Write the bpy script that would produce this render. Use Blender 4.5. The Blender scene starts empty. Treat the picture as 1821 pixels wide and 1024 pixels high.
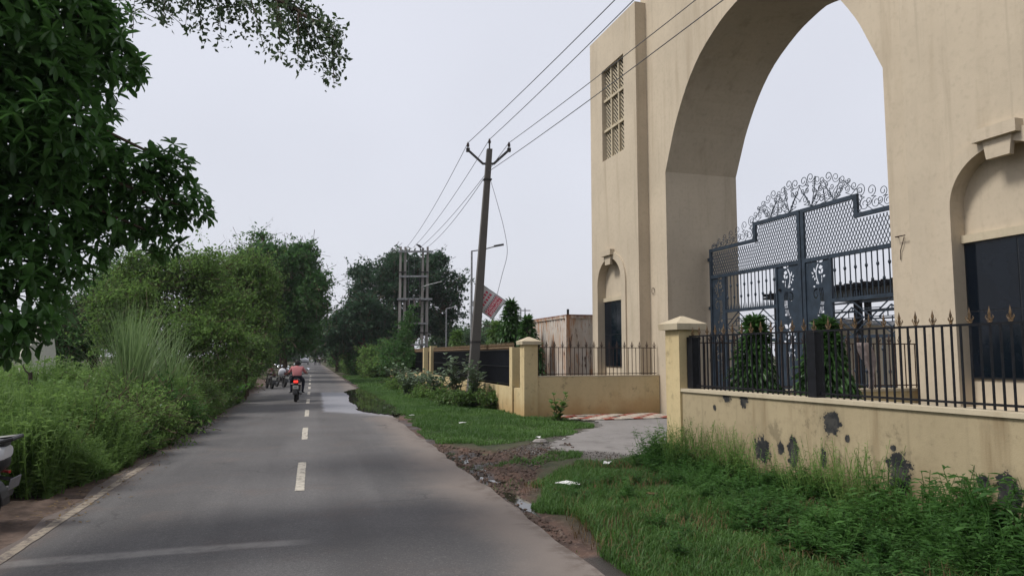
import bpy, math, random
import numpy as np
from mathutils import Vector, Matrix, Quaternion
from mathutils.geometry import tessellate_polygon
R = math.radians
scene = bpy.context.scene
col = scene.collection
random.seed(7)
rng = np.random.default_rng(7)

# ------------------------------------------------------------------ camera
FPX, YAW, CAMH = 1300.0, R(15.2), 1.8
PITCH = math.atan(120.0 / FPX)
cam = bpy.data.cameras.new('camera')
cam.sensor_width = 36.0
cam.lens = 36.0 * FPX / 1821.0
cam.clip_start, cam.clip_end = 0.05, 4000
cam_o = bpy.data.objects.new('camera', cam)
col.objects.link(cam_o)
cam_o.location = (0, 0, CAMH)
cam_o.rotation_euler = (math.pi / 2 + PITCH, 0, -YAW)
scene.camera = cam_o

# ------------------------------------------------------------------ sky, sun, exposure
SUN_DIR = Vector((-0.66, 0.04, 0.80)).normalized()
world = bpy.data.worlds.new('World')
scene.world = world
world.use_nodes = True
wn, wl = world.node_tree.nodes, world.node_tree.links
wn.clear()
sky = wn.new('ShaderNodeTexSky')
sky.sky_type = 'NISHITA'
sky.sun_disc = False
sky.sun_elevation = math.asin(SUN_DIR.z)
sky.sun_rotation = math.atan2(SUN_DIR.x, SUN_DIR.y)
sky.air_density, sky.dust_density, sky.ozone_density = 1.0, 4.0, 1.0
cloud = wn.new('ShaderNodeMixRGB')          # closed cloud cover over the sky
cloud.inputs[0].default_value = 0.9
cloud.inputs[2].default_value = (3.74, 3.80, 4.16, 1)
wl.new(sky.outputs[0], cloud.inputs[1])
tc = wn.new('ShaderNodeTexCoord')
cn = wn.new('ShaderNodeTexNoise')
cn.inputs['Scale'].default_value = 1.6
cn.inputs['Detail'].default_value = 3
wl.new(tc.outputs['Generated'], cn.inputs['Vector'])
cr = wn.new('ShaderNodeMapRange')
cr.inputs[3].default_value, cr.inputs[4].default_value = 0.84, 1.16
wl.new(cn.outputs[0], cr.inputs[0])
cm = wn.new('ShaderNodeVectorMath')
cm.operation = 'SCALE'
wl.new(cloud.outputs[0], cm.inputs[0])
wl.new(cr.outputs[0], cm.inputs['Scale'])
bg = wn.new('ShaderNodeBackground')
bg.inputs[1].default_value = 0.1
wl.new(cm.outputs[0], bg.inputs[0])
wo = wn.new('ShaderNodeOutputWorld')
wl.new(bg.outputs[0], wo.inputs[0])

sun = bpy.data.lights.new('sun', 'SUN')
sun.energy, sun.angle, sun.color = 1.5, R(14), (1.0, 0.97, 0.92)
sun_o = bpy.data.objects.new('sun', sun)
col.objects.link(sun_o)
sun_o.location = (0, 0, 40)
sun_o.rotation_euler = SUN_DIR.to_track_quat('Z', 'Y').to_euler()

scene.view_settings.view_transform = 'Standard'
scene.view_settings.look = 'None'
scene.view_settings.exposure = 1.0
scene.view_settings.gamma = 1
scene.view_settings.use_curve_mapping = False
scene.cycles.use_denoising = True
scene.cycles.denoising_prefilter = 'ACCURATE'
scene.cycles.max_bounces = 6
scene.cycles.transparent_max_bounces = 6
scene.cycles.caustics_reflective = scene.cycles.caustics_refractive = False

# ------------------------------------------------------------------ helpers
_f = Vector((math.sin(YAW) * math.cos(PITCH), math.cos(YAW) * math.cos(PITCH), math.sin(PITCH)))
_r = Vector((math.cos(YAW), -math.sin(YAW), 0))
_u = _r.cross(_f)
CAM = Vector((0, 0, CAMH))


def W(px, py, d):
    """world point that stands d metres ahead of the camera"""
    return CAM + d * (_f + _r * (px - 910.5) / FPX - _u * (py - 512) / FPX)


def tag(o, label=None, cat=None, group=None, kind=None):
    if label: o['label'] = label
    if cat: o['category'] = cat
    if group: o['group'] = group
    if kind: o['kind'] = kind
    return o


def empty(name, loc=(0, 0, 0), rz=0.0):
    o = bpy.data.objects.new(name, None)
    o.empty_display_size = 0.2
    col.objects.link(o)
    o.location = loc
    o.rotation_euler = (0, 0, rz)
    return o


def thing(name, label, cat, loc=(0, 0, 0), rz=0.0, group=None):
    return tag(empty(name, loc, rz), label, cat, group)


def put(name, me, parent=None, loc=None, rot=None, scale=None, matrix=None):
    o = bpy.data.objects.new(name, me)
    col.objects.link(o)
    o.parent = parent
    if matrix is not None: o.matrix_local = matrix
    if loc is not None: o.location = loc
    if rot is not None: o.rotation_euler = rot
    if scale is not None: o.scale = scale
    return o


def copy_tree(o, parent=None):
    c = o.copy()
    col.objects.link(c)
    c.parent = parent
    for ch in KIDS(o):
        copy_tree(ch, c)
    return c


def KIDS(o):
    return [x for x in bpy.data.objects if x.parent == o]


class MB:
    def __init__(s):
        s.v, s.f = [], []

    def add(s, vs, fs):
        n = len(s.v)
        s.v.extend([tuple(map(float, p)) for p in vs])
        s.f.extend([tuple(i + n for i in f) for f in fs])
        return s

    def box(s, c, d, m=None):
        x, y, z = d[0] / 2, d[1] / 2, d[2] / 2
        vs = [Vector((sx * x, sy * y, sz * z)) for sx in (-1, 1) for sy in (-1, 1) for sz in (-1, 1)]
        if m is not None: vs = [m @ p for p in vs]
        vs = [p + Vector(c) for p in vs]
        return s.add(vs, [(0, 1, 3, 2), (4, 6, 7, 5), (0, 4, 5, 1), (2, 3, 7, 6), (0, 2, 6, 4), (1, 5, 7, 3)])

    def span(s, a, b):
        return s.box([(a[i] + b[i]) / 2 for i in range(3)], [abs(b[i] - a[i]) for i in range(3)])

    def frustum(s, c0, d0, c1, d1):
        vs = []
        for c, d in ((c0, d0), (c1, d1)):
            for sx, sy in ((-1, -1), (1, -1), (1, 1), (-1, 1)):
                vs.append((c[0] + sx * d[0] / 2, c[1] + sy * d[1] / 2, c[2]))
        return s.add(vs, [(3, 2, 1, 0), (4, 5, 6, 7)] + [(i, (i + 1) % 4, 4 + (i + 1) % 4, 4 + i) for i in range(4)])

    def tube(s, pts, r, n=6, cap=True):
        pts = [Vector(p) for p in pts]
        rr = r if hasattr(r, '__len__') else [r] * len(pts)
        t = (pts[1] - pts[0]).normalized()
        a = t.orthogonal().normalized()
        vs = []
        for i, p in enumerate(pts):
            q = pts[min(i + 1, len(pts) - 1)] - pts[max(i - 1, 0)]
            if q.length > 1e-9: t2 = q.normalized()
            else: t2 = t
            a = (t.rotation_difference(t2) @ a).normalized()
            t = t2
            b = t.cross(a)
            for k in range(n):
                w = 2 * math.pi * k / n
                vs.append(p + (a * math.cos(w) + b * math.sin(w)) * rr[i])
        fs = [(i * n + k, i * n + (k + 1) % n, (i + 1) * n + (k + 1) % n, (i + 1) * n + k) for i in range(len(pts) - 1) for k in range(n)]
        if cap:
            fs.append(tuple(range(n - 1, -1, -1)))
            fs.append(tuple(range((len(pts) - 1) * n, len(pts) * n)))
        return s.add(vs, fs)

    def lathe(s, prof, n=10, c=(0, 0, 0), m=None):
        vs = []
        for r_, z in prof:
            for k in range(n):
                w = 2 * math.pi * k / n
                p = Vector((r_ * math.cos(w), r_ * math.sin(w), z))
                if m is not None: p = m @ p
                vs.append(p + Vector(c))
        fs = [(i * n + k, i * n + (k + 1) % n, (i + 1) * n + (k + 1) % n, (i + 1) * n + k) for i in range(len(prof) - 1) for k in range(n)]
        fs += [tuple(range(n - 1, -1, -1)), tuple(range((len(prof) - 1) * n, len(prof) * n))]
        return s.add(vs, fs)

    def plate(s, outer, holes, t, fn):
        """flat sheet with real holes; fn maps (a, b, depth) to a point"""
        loops = [outer] + list(holes)
        tri = tessellate_polygon([[Vector((p[0], p[1], 0)) for p in l] for l in loops])
        flat = [p for l in loops for p in l]
        n = len(flat)
        vs = [fn(p[0], p[1], 0) for p in flat] + [fn(p[0], p[1], t) for p in flat]
        fs = [tuple(q) for q in tri] + [tuple(i + n for i in reversed(q)) for q in tri]
        k = 0
        for l in loops:
            m = len(l)
            fs += [(k + i, k + (i + 1) % m, n + k + (i + 1) % m, n + k + i) for i in range(m)]
            k += m
        return s.add(vs, fs)

    def mesh(s, name, mat, smooth=False):
        me = bpy.data.meshes.new(name)
        me.from_pydata(s.v, [], s.f)
        if mat is not None: me.materials.append(mat)
        import bmesh
        bm = bmesh.new()
        bm.from_mesh(me)
        bmesh.ops.recalc_face_normals(bm, faces=bm.faces)
        bm.to_mesh(me)
        bm.free()
        if smooth:
            me.polygons.foreach_set('use_smooth', [True] * len(me.polygons))
            try: me.set_sharp_from_angle(angle=R(40))
            except Exception: pass
        return me

    def build(s, name, mat, parent=None, smooth=False, loc=None, rot=None):
        return put(name, s.mesh(name, mat, smooth), parent, loc, rot)


def np_mesh(name, V, F, mat, rnd=None, smooth=False):
    V = np.ascontiguousarray(V, dtype=np.float32)
    F = np.ascontiguousarray(F, dtype=np.int32)
    me = bpy.data.meshes.new(name)
    n, k = F.shape
    me.vertices.add(len(V))
    me.vertices.foreach_set('co', V.ravel())
    me.loops.add(n * k)
    me.loops.foreach_set('vertex_index', F.ravel())
    me.polygons.add(n)
    me.polygons.foreach_set('loop_start', np.arange(0, n * k, k, dtype=np.int32))
    if smooth: me.polygons.foreach_set('use_smooth', np.ones(n, dtype=bool))
    if rnd is not None:
        at = me.attributes.new('rnd', 'FLOAT', 'POINT')
        at.data.foreach_set('value', np.ascontiguousarray(rnd, dtype=np.float32))
    if mat is not None: me.materials.append(mat)
    me.update(calc_edges=True)
    return me


def replicate(tv, tf, pos, rot, scl, rnd=None):
    """copies of a template at many places -> V, F, per-vertex random value"""
    tv, tf = np.asarray(tv, float), np.asarray(tf, int)
    N, K = len(pos), len(tv)
    scl = np.asarray(scl, float)
    if scl.ndim == 1: scl = scl[:, None]
    V = np.einsum('nij,nkj->nki', rot, tv[None] * (scl[:, None, :])) + pos[:, None, :]
    F = tf[None] + (np.arange(N) * K)[:, None, None]
    if rnd is None: rnd = rng.random(N)
    return V.reshape(-1, 3), F.reshape(-1, tf.shape[1]), np.repeat(rnd, K)


def unit(a):
    return a / np.maximum(np.linalg.norm(a, axis=-1, keepdims=True), 1e-9)


def frames(d, roll=None, upbias=0.0):
    """rotation matrices with local Y along d"""
    d = unit(d)
    N = len(d)
    up = rng.normal(size=(N, 3)) * (1 - upbias) + np.array([0, 0, 1.0]) * upbias
    x = unit(np.cross(d, up))
    z = np.cross(x, d)
    return np.stack([x, d, z], axis=2)


def rotz(a):
    c, s, z, o = np.cos(a), np.sin(a), np.zeros_like(a), np.ones_like(a)
    return np.stack([np.stack([c, -s, z], 1), np.stack([s, c, z], 1), np.stack([z, z, o], 1)], 1)


def vnoise(P, scale, seed=0):
    P = np.asarray(P, float) * scale + seed * 17.3
    i = np.floor(P).astype(np.int64)
    f = P - i
    f = f * f * (3 - 2 * f)
    out = np.zeros(len(P))
    D = P.shape[1]
    for c in range(2 ** D):
        o = np.array([(c >> k) & 1 for k in range(D)])
        q = i + o
        h = q[:, 0] * 374761393 + q[:, 1] * 668265263 + (q[:, 2] * 1274126177 if D > 2 else 0) + seed * 7919
        h = (h ^ (h >> 13)) * 1103515245
        h = (h ^ (h >> 16)) & 0xffff
        w = np.prod(np.where(o == 1, f, 1 - f), axis=1)
        out += w * h / 65535.0
    return out


def inpoly(P, poly):
    x, y = P[:, 0], P[:, 1]
    r = np.zeros(len(P), bool)
    n = len(poly)
    for i in range(n):
        x0, y0 = poly[i]
        x1, y1 = poly[(i + 1) % n]
        c = ((y0 > y) != (y1 > y))
        xi = (x1 - x0) * (y - y0) / ((y1 - y0) if y1 != y0 else 1e-9) + x0
        r ^= c & (x < xi)
    return r


# ------------------------------------------------------------------ materials
class NT:
    def __init__(s, name):
        s.m = bpy.data.materials.new(name)
        s.m.use_nodes = True
        s.t = s.m.node_tree
        s.p = s.t.nodes['Principled BSDF']
        s.out = s.t.nodes['Material Output']
        s.geo = s.t.nodes.new('ShaderNodeNewGeometry')
        s.pos = s.geo.outputs['Position']

    def n(s, kind, **kw):
        x = s.t.nodes.new(kind)
        for k, v in kw.items(): setattr(x, k, v)
        return x

    def l(s, a, b):
        s.t.links.new(a, b)

    def val(s, sock, v):
        if hasattr(v, 'is_linked') or hasattr(v, 'links'): s.l(v, sock)
        else: sock.default_value = v

    def noise(s, scale, detail=4, rough=0.55, vec=None, stretch=None):
        v = vec or s.pos
        if stretch:
            m = s.n('ShaderNodeVectorMath', operation='MULTIPLY')
            s.l(v, m.inputs[0]); m.inputs[1].default_value = stretch
            v = m.outputs[0]
        x = s.n('ShaderNodeTexNoise')
        s.l(v, x.inputs['Vector'])
        x.inputs['Scale'].default_value = scale
        x.inputs['Detail'].default_value = detail
        x.inputs['Roughness'].default_value = rough
        return x.outputs[0]

    def ramp(s, fac, a, b, lo=0.0, hi=1.0):
        x = s.n('ShaderNodeMapRange')
        x.interpolation_type = 'SMOOTHSTEP'
        s.l(fac, x.inputs[0])
        x.inputs[1].default_value, x.inputs[2].default_value = a, b
        x.inputs[3].default_value, x.inputs[4].default_value = lo, hi
        return x.outputs[0]

    def mix(s, fac, a, b, mode='MIX'):
        x = s.n('ShaderNodeMixRGB', blend_type=mode)
        s.val(x.inputs[0], fac)
        for k, c in ((1, a), (2, b)):
            if isinstance(c, tuple): x.inputs[k].default_value = c + (1,) if len(c) == 3 else c
            else: s.l(c, x.inputs[k])
        return x.outputs[0]

    def math(s, op, a, b=0.0):
        x = s.n('ShaderNodeMath', operation=op)
        s.val(x.inputs[0], a); s.val(x.inputs[1], b)
        return x.outputs[0]

    def attr(s, name):
        x = s.n('ShaderNodeAttribute', attribute_name=name)
        return x.outputs['Fac']

    def bump(s, h, strength=0.3, dist=0.02):
        b = s.n('ShaderNodeBump')
        b.inputs['Strength'].default_value = strength
        b.inputs['Distance'].default_value = dist
        s.l(h, b.inputs['Height'])
        s.l(b.outputs[0], s.p.inputs['Normal'])

    def done(s, color, rough=0.7, metal=0.0, spec=None):
        if isinstance(color, tuple): s.p.inputs['Base Color'].default_value = color + (1,)
        else: s.l(color, s.p.inputs['Base Color'])
        s.val(s.p.inputs['Roughness'], rough)
        s.p.inputs['Metallic'].default_value = metal
        if spec is not None: s.p.inputs['Specular IOR Level'].default_value = spec
        return s.m


def simple(name, c, rough=0.6, metal=0.0, var=0.25, scale=6.0, spec=0.4, bump=0.0):
    t = NT(name)
    f = t.noise(scale, 5)
    a = tuple(x * (1 - var) for x in c)
    b = tuple(min(1, x * (1 + var)) for x in c)
    if bump: t.bump(t.noise(scale * 6, 4), bump, 0.01)
    return t.done(t.mix(t.ramp(f, .3, .7), a, b), rough, metal, spec)


def leafmat(name, dark, light, trans=0.25, rough=0.5, spec=0.35):
    t = NT(name)
    c = t.mix(t.attr('rnd'), dark, light)
    big = t.noise(0.9, 3)
    c = t.mix(t.ramp(big, .52, .68, 0, .45), c, tuple(x * 1.15 for x in light))
    c = t.mix(t.ramp(big, .32, .46, .4, 0), c, dark)
    t.done(c, rough, 0, spec)
    tr = t.n('ShaderNodeBsdfTranslucent')
    t.l(t.mix(.35, c, tuple(min(1, x * 1.6) for x in light)), tr.inputs[0])
    ms = t.n('ShaderNodeMixShader')
    ms.inputs[0].default_value = trans
    t.l(t.p.outputs[0], ms.inputs[1]); t.l(tr.outputs[0], ms.inputs[2])
    t.l(ms.outputs[0], t.out.inputs[0])
    return t.m


def plaster(name, base, stain, amount=0.5, damp=False, patches=()):
    t = NT(name)
    big = t.noise(0.5, 5, .6)
    streak = t.noise(1.0, 5, .6, stretch=(2.2, 2.2, .22))
    fine = t.noise(9, 6, .65)
    run = t.noise(2.6, 4, .6, stretch=(2.4, 2.4, .10))
    grain = t.noise(60, 3)
    c = t.mix(t.ramp(big, .35, .7, 0, amount), base, tuple(x * .82 for x in base))
    c = t.mix(t.ramp(streak, .5, .78, 0, amount), c, stain)
    c = t.mix(t.ramp(run, .56, .74, 0, amount * .5), c, tuple(x * .6 for x in base))
    c = t.mix(t.ramp(fine, .48, .72, 0, amount * .6), c, tuple(x * .7 for x in base))
    if damp:
        sx = t.n('ShaderNodeSeparateXYZ'); t.l(t.pos, sx.inputs[0])
        hz = t.math('ADD', sx.outputs[2], t.math('MULTIPLY', t.noise(1.4, 5, .65), 1.1))
        c = t.mix(t.ramp(hz, .55, 1.35, .75, 0), c, stain)
        spots = t.ramp(t.noise(3.2, 6, .72), .56, .68)
        c = t.mix(t.math('MULTIPLY', spots, .55), c, tuple(x * .32 for x in base))
    if patches:
        tcn = t.n('ShaderNodeTexCoord')
        nz = t.noise(9, 6, .7)
        for (y, z, ry, rz) in patches:
            m = t.n('ShaderNodeVectorMath', operation='SUBTRACT')
            t.l(tcn.outputs['Object'], m.inputs[0]); m.inputs[1].default_value = (0, y, z)
            q = t.n('ShaderNodeVectorMath', operation='MULTIPLY')
            t.l(m.outputs[0], q.inputs[0]); q.inputs[1].default_value = (0, 1 / ry, 1 / rz)
            ln = t.n('ShaderNodeVectorMath', operation='LENGTH'); t.l(q.outputs[0], ln.inputs[0])
            d = t.math('ADD', ln.outputs['Value'], t.math('MULTIPLY', t.math('SUBTRACT', nz, .5), 2.6))
            c = t.mix(t.ramp(d, 1.0, 1.5, .55, 0), c, tuple(x * .55 for x in base))
            c = t.mix(t.ramp(d, .93, 1.0, 1, 0), c, t.mix(t.ramp(fine, .4, .6), (.022, .023, .025), (.052, .05, .047)))
    t.bump(t.math('ADD', t.math('MULTIPLY', fine, .6), t.math('MULTIPLY', grain, .4)), .35, .012)
    return t.done(c, .88, 0, .2)


PATCHES = ((-3.35, .98, .15, .16), (-1.74, 1.18, .09, .12), (-1.34, 1.19, .11, .08), (-2.08, .52, .15, .17), (-2.68, .55, .09, .2), (-2.45, .57, .06, .1), (-4.3, .5, .15, .24), (-5.25, .58, .06, .07), (-4.23, .79, .04, .04), (-3.21, .54, .05, .12), (-5.5, .5, .12, .2), (-1.05, 1.02, .04, .05), (-3.6, .82, .04, .05))
M = {}
M['facade'] = plaster('facade_plaster', (.515, .437, .33), (.34, .275, .195), .65)
M['cream'] = plaster('cream_paint', (.56, .45, .255), (.38, .24, .10), .7, damp=True)
M['cream_old'] = plaster('cream_paint_peeling', (.385, .315, .20), (.19, .135, .075), 1.0, damp=True,
                         patches=PATCHES)
M['coping'] = plaster('cream_coping', (.50, .43, .31), (.30, .23, .14), .6)
M['glass_dark'] = simple('dark_window_glass', (.004, .007, .012), .08, 0, .2, 2, .25)
M['frame_dark'] = simple('dark_window_frame', (.012, .014, .018), .4)
M['iron'] = simple('black_painted_iron', (.007, .0075, .010), .5, 0, .4, 14, .22, .1)
M['rustiron'] = simple('rusty_thin_iron', (.05, .03, .022), .7, 0, .5, 20, .3, .2)
M['gate'] = simple('slate_blue_gate_paint', (.024, .036, .052), .45, 0, .25, 5, .3)
M['gold'] = simple('tarnished_gold_paint', (.11, .065, .027), .55, .2, .6, 30, .5, .2)
M['concrete'] = plaster('weathered_concrete', (.27, .25, .235), (.15, .135, .12), .6)
M['pole'] = plaster('grey_pole_concrete', (.12, .112, .105), (.065, .06, .055), .6)
M['steel'] = simple('galvanised_steel', (.22, .225, .23), .5, .5, .3, 10, .5)
M['darksteel'] = simple('weathered_dark_steel', (.04, .038, .038), .6, .3, .4, 12, .4)
M['ceramic'] = simple('brown_glazed_porcelain', (.035, .02, .016), .25, 0, .3, 8, .6)
M['wire'] = simple('dull_aluminium_wire', (.08, .08, .085), .6, .2, .2, 3)
M['rubber'] = simple('tyre_rubber', (.014, .014, .015), .8, 0, .3, 20, .3)
M['blackplastic'] = simple('black_plastic', (.016, .016, .018), .45, 0, .3, 12, .5)
M['chrome'] = simple('worn_chrome', (.5, .5, .52), .22, .9, .15, 10)
M['white_paint'] = simple('white_vehicle_paint', (.62, .62, .64), .3, 0, .08, 5, .5)
M['grey_paint'] = simple('grey_vehicle_paint', (.12, .12, .13), .3, 0, .1, 5, .5)
M['red_paint'] = simple('red_vehicle_paint', (.42, .02, .02), .3, 0, .15, 5, .5)
M['black_paint'] = simple('black_vehicle_paint', (.012, .012, .014), .25, 0, .2, 5, .6)
M['maroon_paint'] = simple('maroon_vehicle_paint', (.07, .015, .015), .3, 0, .2, 5, .6)
M['plate_white'] = simple('number_plate_white', (.6, .6, .56), .5)
M['mirror'] = simple('mirror_glass', (.8, .82, .86), .08, .9, .03, 4)
M['denim'] = simple('dark_trouser_cloth', (.016, .018, .028), .9, 0, .3, 30, .1)
M['skin'] = simple('brown_skin', (.21, .105, .062), .55, 0, .1, 10, .3)
M['hair'] = simple('black_hair', (.008, .007, .007), .55, 0, .3, 40, .3)
M['bark'] = simple('grey_brown_bark', (.085, .062, .045), .92, 0, .5, 5, .1, .8)
M['redbark'] = simple('reddish_bark', (.10, .055, .045), .92, 0, .4, 3, .1, .8)
M['wood'] = simple('weathered_wood', (.075, .06, .05), .9, 0, .4, 9, .1, .5)
M['ragcloth'] = simple('grey_cloth', (.24, .20, .19), .95, 0, .2, 9, .1, .3)
M['sackcloth'] = simple('white_woven_sack', (.55, .55, .58), .8, 0, .15, 12, .2, .3)
M['board'] = simple('white_sign_board', (.55, .55, .56), .6, 0, .12, 6)
M['redprint'] = simple('red_sign_print', (.50, .06, .10), .6, 0, .1, 6)
M['whiteprint'] = simple('white_sign_print', (.78, .78, .78), .6, 0, .05, 6)
M['greyprint'] = simple('grey_sign_print', (.16, .16, .17), .6, 0, .1, 6)
M['stone'] = simple('grey_gravel', (.12, .108, .10), .9, 0, .5, 11, .2, .6)
M['litter'] = simple('pale_litter_paper', (.68, .68, .66), .8, 0, .15, 20)
M['redtile'] = simple('worn_red_tile', (.27, .075, .05), .8, 0, .5, 9, .3, .3)
M['whitetile'] = simple('worn_pale_tile', (.42, .37, .31), .8, 0, .4, 9, .3, .3)
M['ruinwhite'] = plaster('flaking_whitewash', (.60, .58, .52), (.18, .18, .10), .8)
M['brickwall'] = simple('dull_red_brick_wall', (.20, .10, .075), .9, 0, .4, 8, .2, .5)
M['navy'] = simple('dark_backing_sheet', (.010, .012, .020), .8, 0, .3, 3, .2)
M['bluesteel'] = simple('grey_blue_steelwork', (.10, .13, .17), .5, .2, .2, 5)

t = NT('check_shirt')
wv = []
tcn = t.n('ShaderNodeTexCoord')
for ax, sc in (('X', 17.0), ('Z', 17.0)):
    w_ = t.n('ShaderNodeTexWave', wave_type='BANDS', bands_direction=ax)
    t.l(tcn.outputs['Object'], w_.inputs[0])
    w_.inputs['Scale'].default_value = sc
    wv.append(t.ramp(w_.outputs['Fac'], .45, .6))
c_ = t.mix(wv[0], (.42, .085, .095), (.52, .22, .23))
c_ = t.mix(t.math('MULTIPLY', wv[1], .5), c_, (.58, .34, .34))
M['shirt'] = t.done(c_, .9, 0, .1)

t = NT('lit_tail_light')
t.p.inputs['Emission Color'].default_value = (1, .03, .02, 1)
t.p.inputs['Emission Strength'].default_value = 1.2
M['taillight'] = t.done((.5, .01, .01), .3)
M['lens'] = simple('clear_lamp_lens', (.7, .7, .68), .15, 0, .05, 4, .6)

t = NT('rusted_white_container')
sx = t.n('ShaderNodeSeparateXYZ'); t.l(t.pos, sx.inputs[0])
n1 = t.noise(1.3, 6, .7, stretch=(3, 3, .5))
n2 = t.noise(2.6, 5, .7, stretch=(2.6, 2.6, .55))
c_ = t.mix(t.ramp(t.noise(.8, 4), .35, .7), (.56, .52, .47), (.46, .38, .31))
c_ = t.mix(t.ramp(n1, .46, .62), c_, (.36, .17, .08))
c_ = t.mix(t.ramp(n2, .58, .66), c_, (.075, .035, .025))
top = t.ramp(t.math('ADD', sx.outputs[2], t.math('MULTIPLY', t.noise(5, 4), .25)), 3.35, 3.5)
c_ = t.mix(top, c_, (.15, .06, .035))
M['container'] = t.done(c_, .8, 0, .2)

# asphalt: dry grey carriageway, sandy right edge, one pale smooth sheet
t = NT('worn_asphalt')
sx = t.n('ShaderNodeSeparateXYZ'); t.l(t.pos, sx.inputs[0])
X, Y = sx.outputs[0], sx.outputs[1]
big = t.noise(.35, 5, .6)
agg = t.noise(75, 3, .7)
mid = t.noise(5, 5, .7)
peb = t.noise(28, 4, .75)
lane = t.noise(1.0, 4, .6, stretch=(1.5, .07, 1))
c_ = t.mix(t.ramp(big, .35, .68), (.064, .060, .059), (.098, .092, .090))
c_ = t.mix(t.ramp(lane, .4, .7, 0, .6), c_, (.128, .121, .118))
ctr = t.math('ABSOLUTE', t.math('ADD', t.math('ADD', X, .12), t.math('MULTIPLY', t.math('SUBTRACT', t.noise(.5, 4), .5), .5)))
c_ = t.mix(t.ramp(ctr, .05, .5, .5, 0), c_, (.150, .143, .139))
c_ = t.mix(t.math('MULTIPLY', t.ramp(t.noise(.9, 6, .7), .5, .7), .55), c_, (.115, .088, .076))
c_ = t.mix(t.ramp(t.noise(.22, 4, .6), .48, .62, 0, .5), c_, (.058, .054, .053))
c_ = t.mix(t.ramp(peb, .46, .66, 0, .5), c_, (.055, .053, .055))
c_ = t.mix(t.ramp(peb, .30, .44, .45, 0), c_, (.20, .19, .182))
c_ = t.mix(t.ramp(agg, .45, .68, 0, .75), c_, (.042, .040, .041))
c_ = t.mix(t.ramp(agg, .3, .42, .45, 0), c_, (.24, .225, .21))
c_ = t.mix(t.ramp(mid, .55, .75, 0, .35), c_, (.065, .06, .06))
edge = t.math('ADD', X, t.math('MULTIPLY', t.math('SUBTRACT', t.noise(.55, 5, .65), .5), 1.5))
c_ = t.mix(t.ramp(edge, 1.25, 2.25, 0, .85), c_, (.178, .146, .124))
c_ = t.mix(t.math('MULTIPLY', t.ramp(edge, 2.1, 2.5), t.ramp(mid, .4, .6)), c_, (.09, .066, .052))
ledge = t.math('ADD', X, t.math('MULTIPLY', t.math('SUBTRACT', t.noise(1.1, 5, .65), .5), .9))
c_ = t.mix(t.ramp(ledge, -2.75, -2.35, .75, 0), c_, (.12, .088, .072))
# old wide chalk line across the near lane
wob = t.math('ADD', Y, t.math('MULTIPLY', t.math('SUBTRACT', t.noise(.8, 3), .5), .25))
band = t.math('MULTIPLY', t.ramp(wob, 7.28, 7.38), t.ramp(wob, 7.5, 7.62, 1, 0))
band = t.math('MULTIPLY', band, t.ramp(X, -.3, .15, 1, 0))
c_ = t.mix(t.math('MULTIPLY', band, t.ramp(mid, .3, .6, .2, .6)), c_, (.27, .255, .235))
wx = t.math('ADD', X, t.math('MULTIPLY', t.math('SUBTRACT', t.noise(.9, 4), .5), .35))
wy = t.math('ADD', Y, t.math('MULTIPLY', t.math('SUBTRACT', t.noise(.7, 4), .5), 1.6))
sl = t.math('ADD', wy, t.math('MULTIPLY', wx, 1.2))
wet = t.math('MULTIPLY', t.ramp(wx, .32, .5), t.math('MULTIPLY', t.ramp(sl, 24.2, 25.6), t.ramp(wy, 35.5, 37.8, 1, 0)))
c_ = t.mix(t.math('MULTIPLY', wet, .8), c_, (.235, .233, .255))      # paler, smoother sheet of the road beside the puddle
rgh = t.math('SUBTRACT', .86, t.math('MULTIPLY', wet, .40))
vo = t.n('ShaderNodeTexVoronoi', feature='DISTANCE_TO_EDGE')
dv = t.n('ShaderNodeVectorMath', operation='ADD')
dn = t.n('ShaderNodeTexNoise'); dn.inputs['Scale'].default_value = 1.3; dn.inputs['Detail'].default_value = 5
t.l(t.pos, dn.inputs['Vector'])
t.l(t.pos, dv.inputs[0]); t.l(dn.outputs['Color'], dv.inputs[1])
t.l(dv.outputs[0], vo.inputs['Vector']); vo.inputs['Scale'].default_value = .55
crk = t.math('MULTIPLY', t.ramp(vo.outputs[0], .004, .012, 1, 0), t.ramp(t.noise(.3, 3), .5, .62))
c_ = t.mix(t.math('MULTIPLY', crk, .75), c_, (.03, .028, .027))
t.bump(t.math('ADD', t.math('MULTIPLY', agg, t.math('SUBTRACT', 1.0, t.math('MULTIPLY', wet, .96))), t.math('MULTIPLY', mid, .02)), .5, .008)
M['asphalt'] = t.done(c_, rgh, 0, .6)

t = NT('worn_road_paint')
f_ = t.noise(14, 6, .7)
c_ = t.mix(t.ramp(f_, .44, .66, 0, .85), (.47, .43, .36), (.13, .12, .11))
M['roadpaint'] = t.done(c_, .8, 0, .3)
t = NT('faded_road_paint')
f_ = t.noise(9, 6, .75)
c_ = t.mix(t.ramp(f_, .42, .62), (.29, .245, .19), (.12, .10, .088))
M['roadpaint_old'] = t.done(c_, .85, 0, .3)

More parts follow.
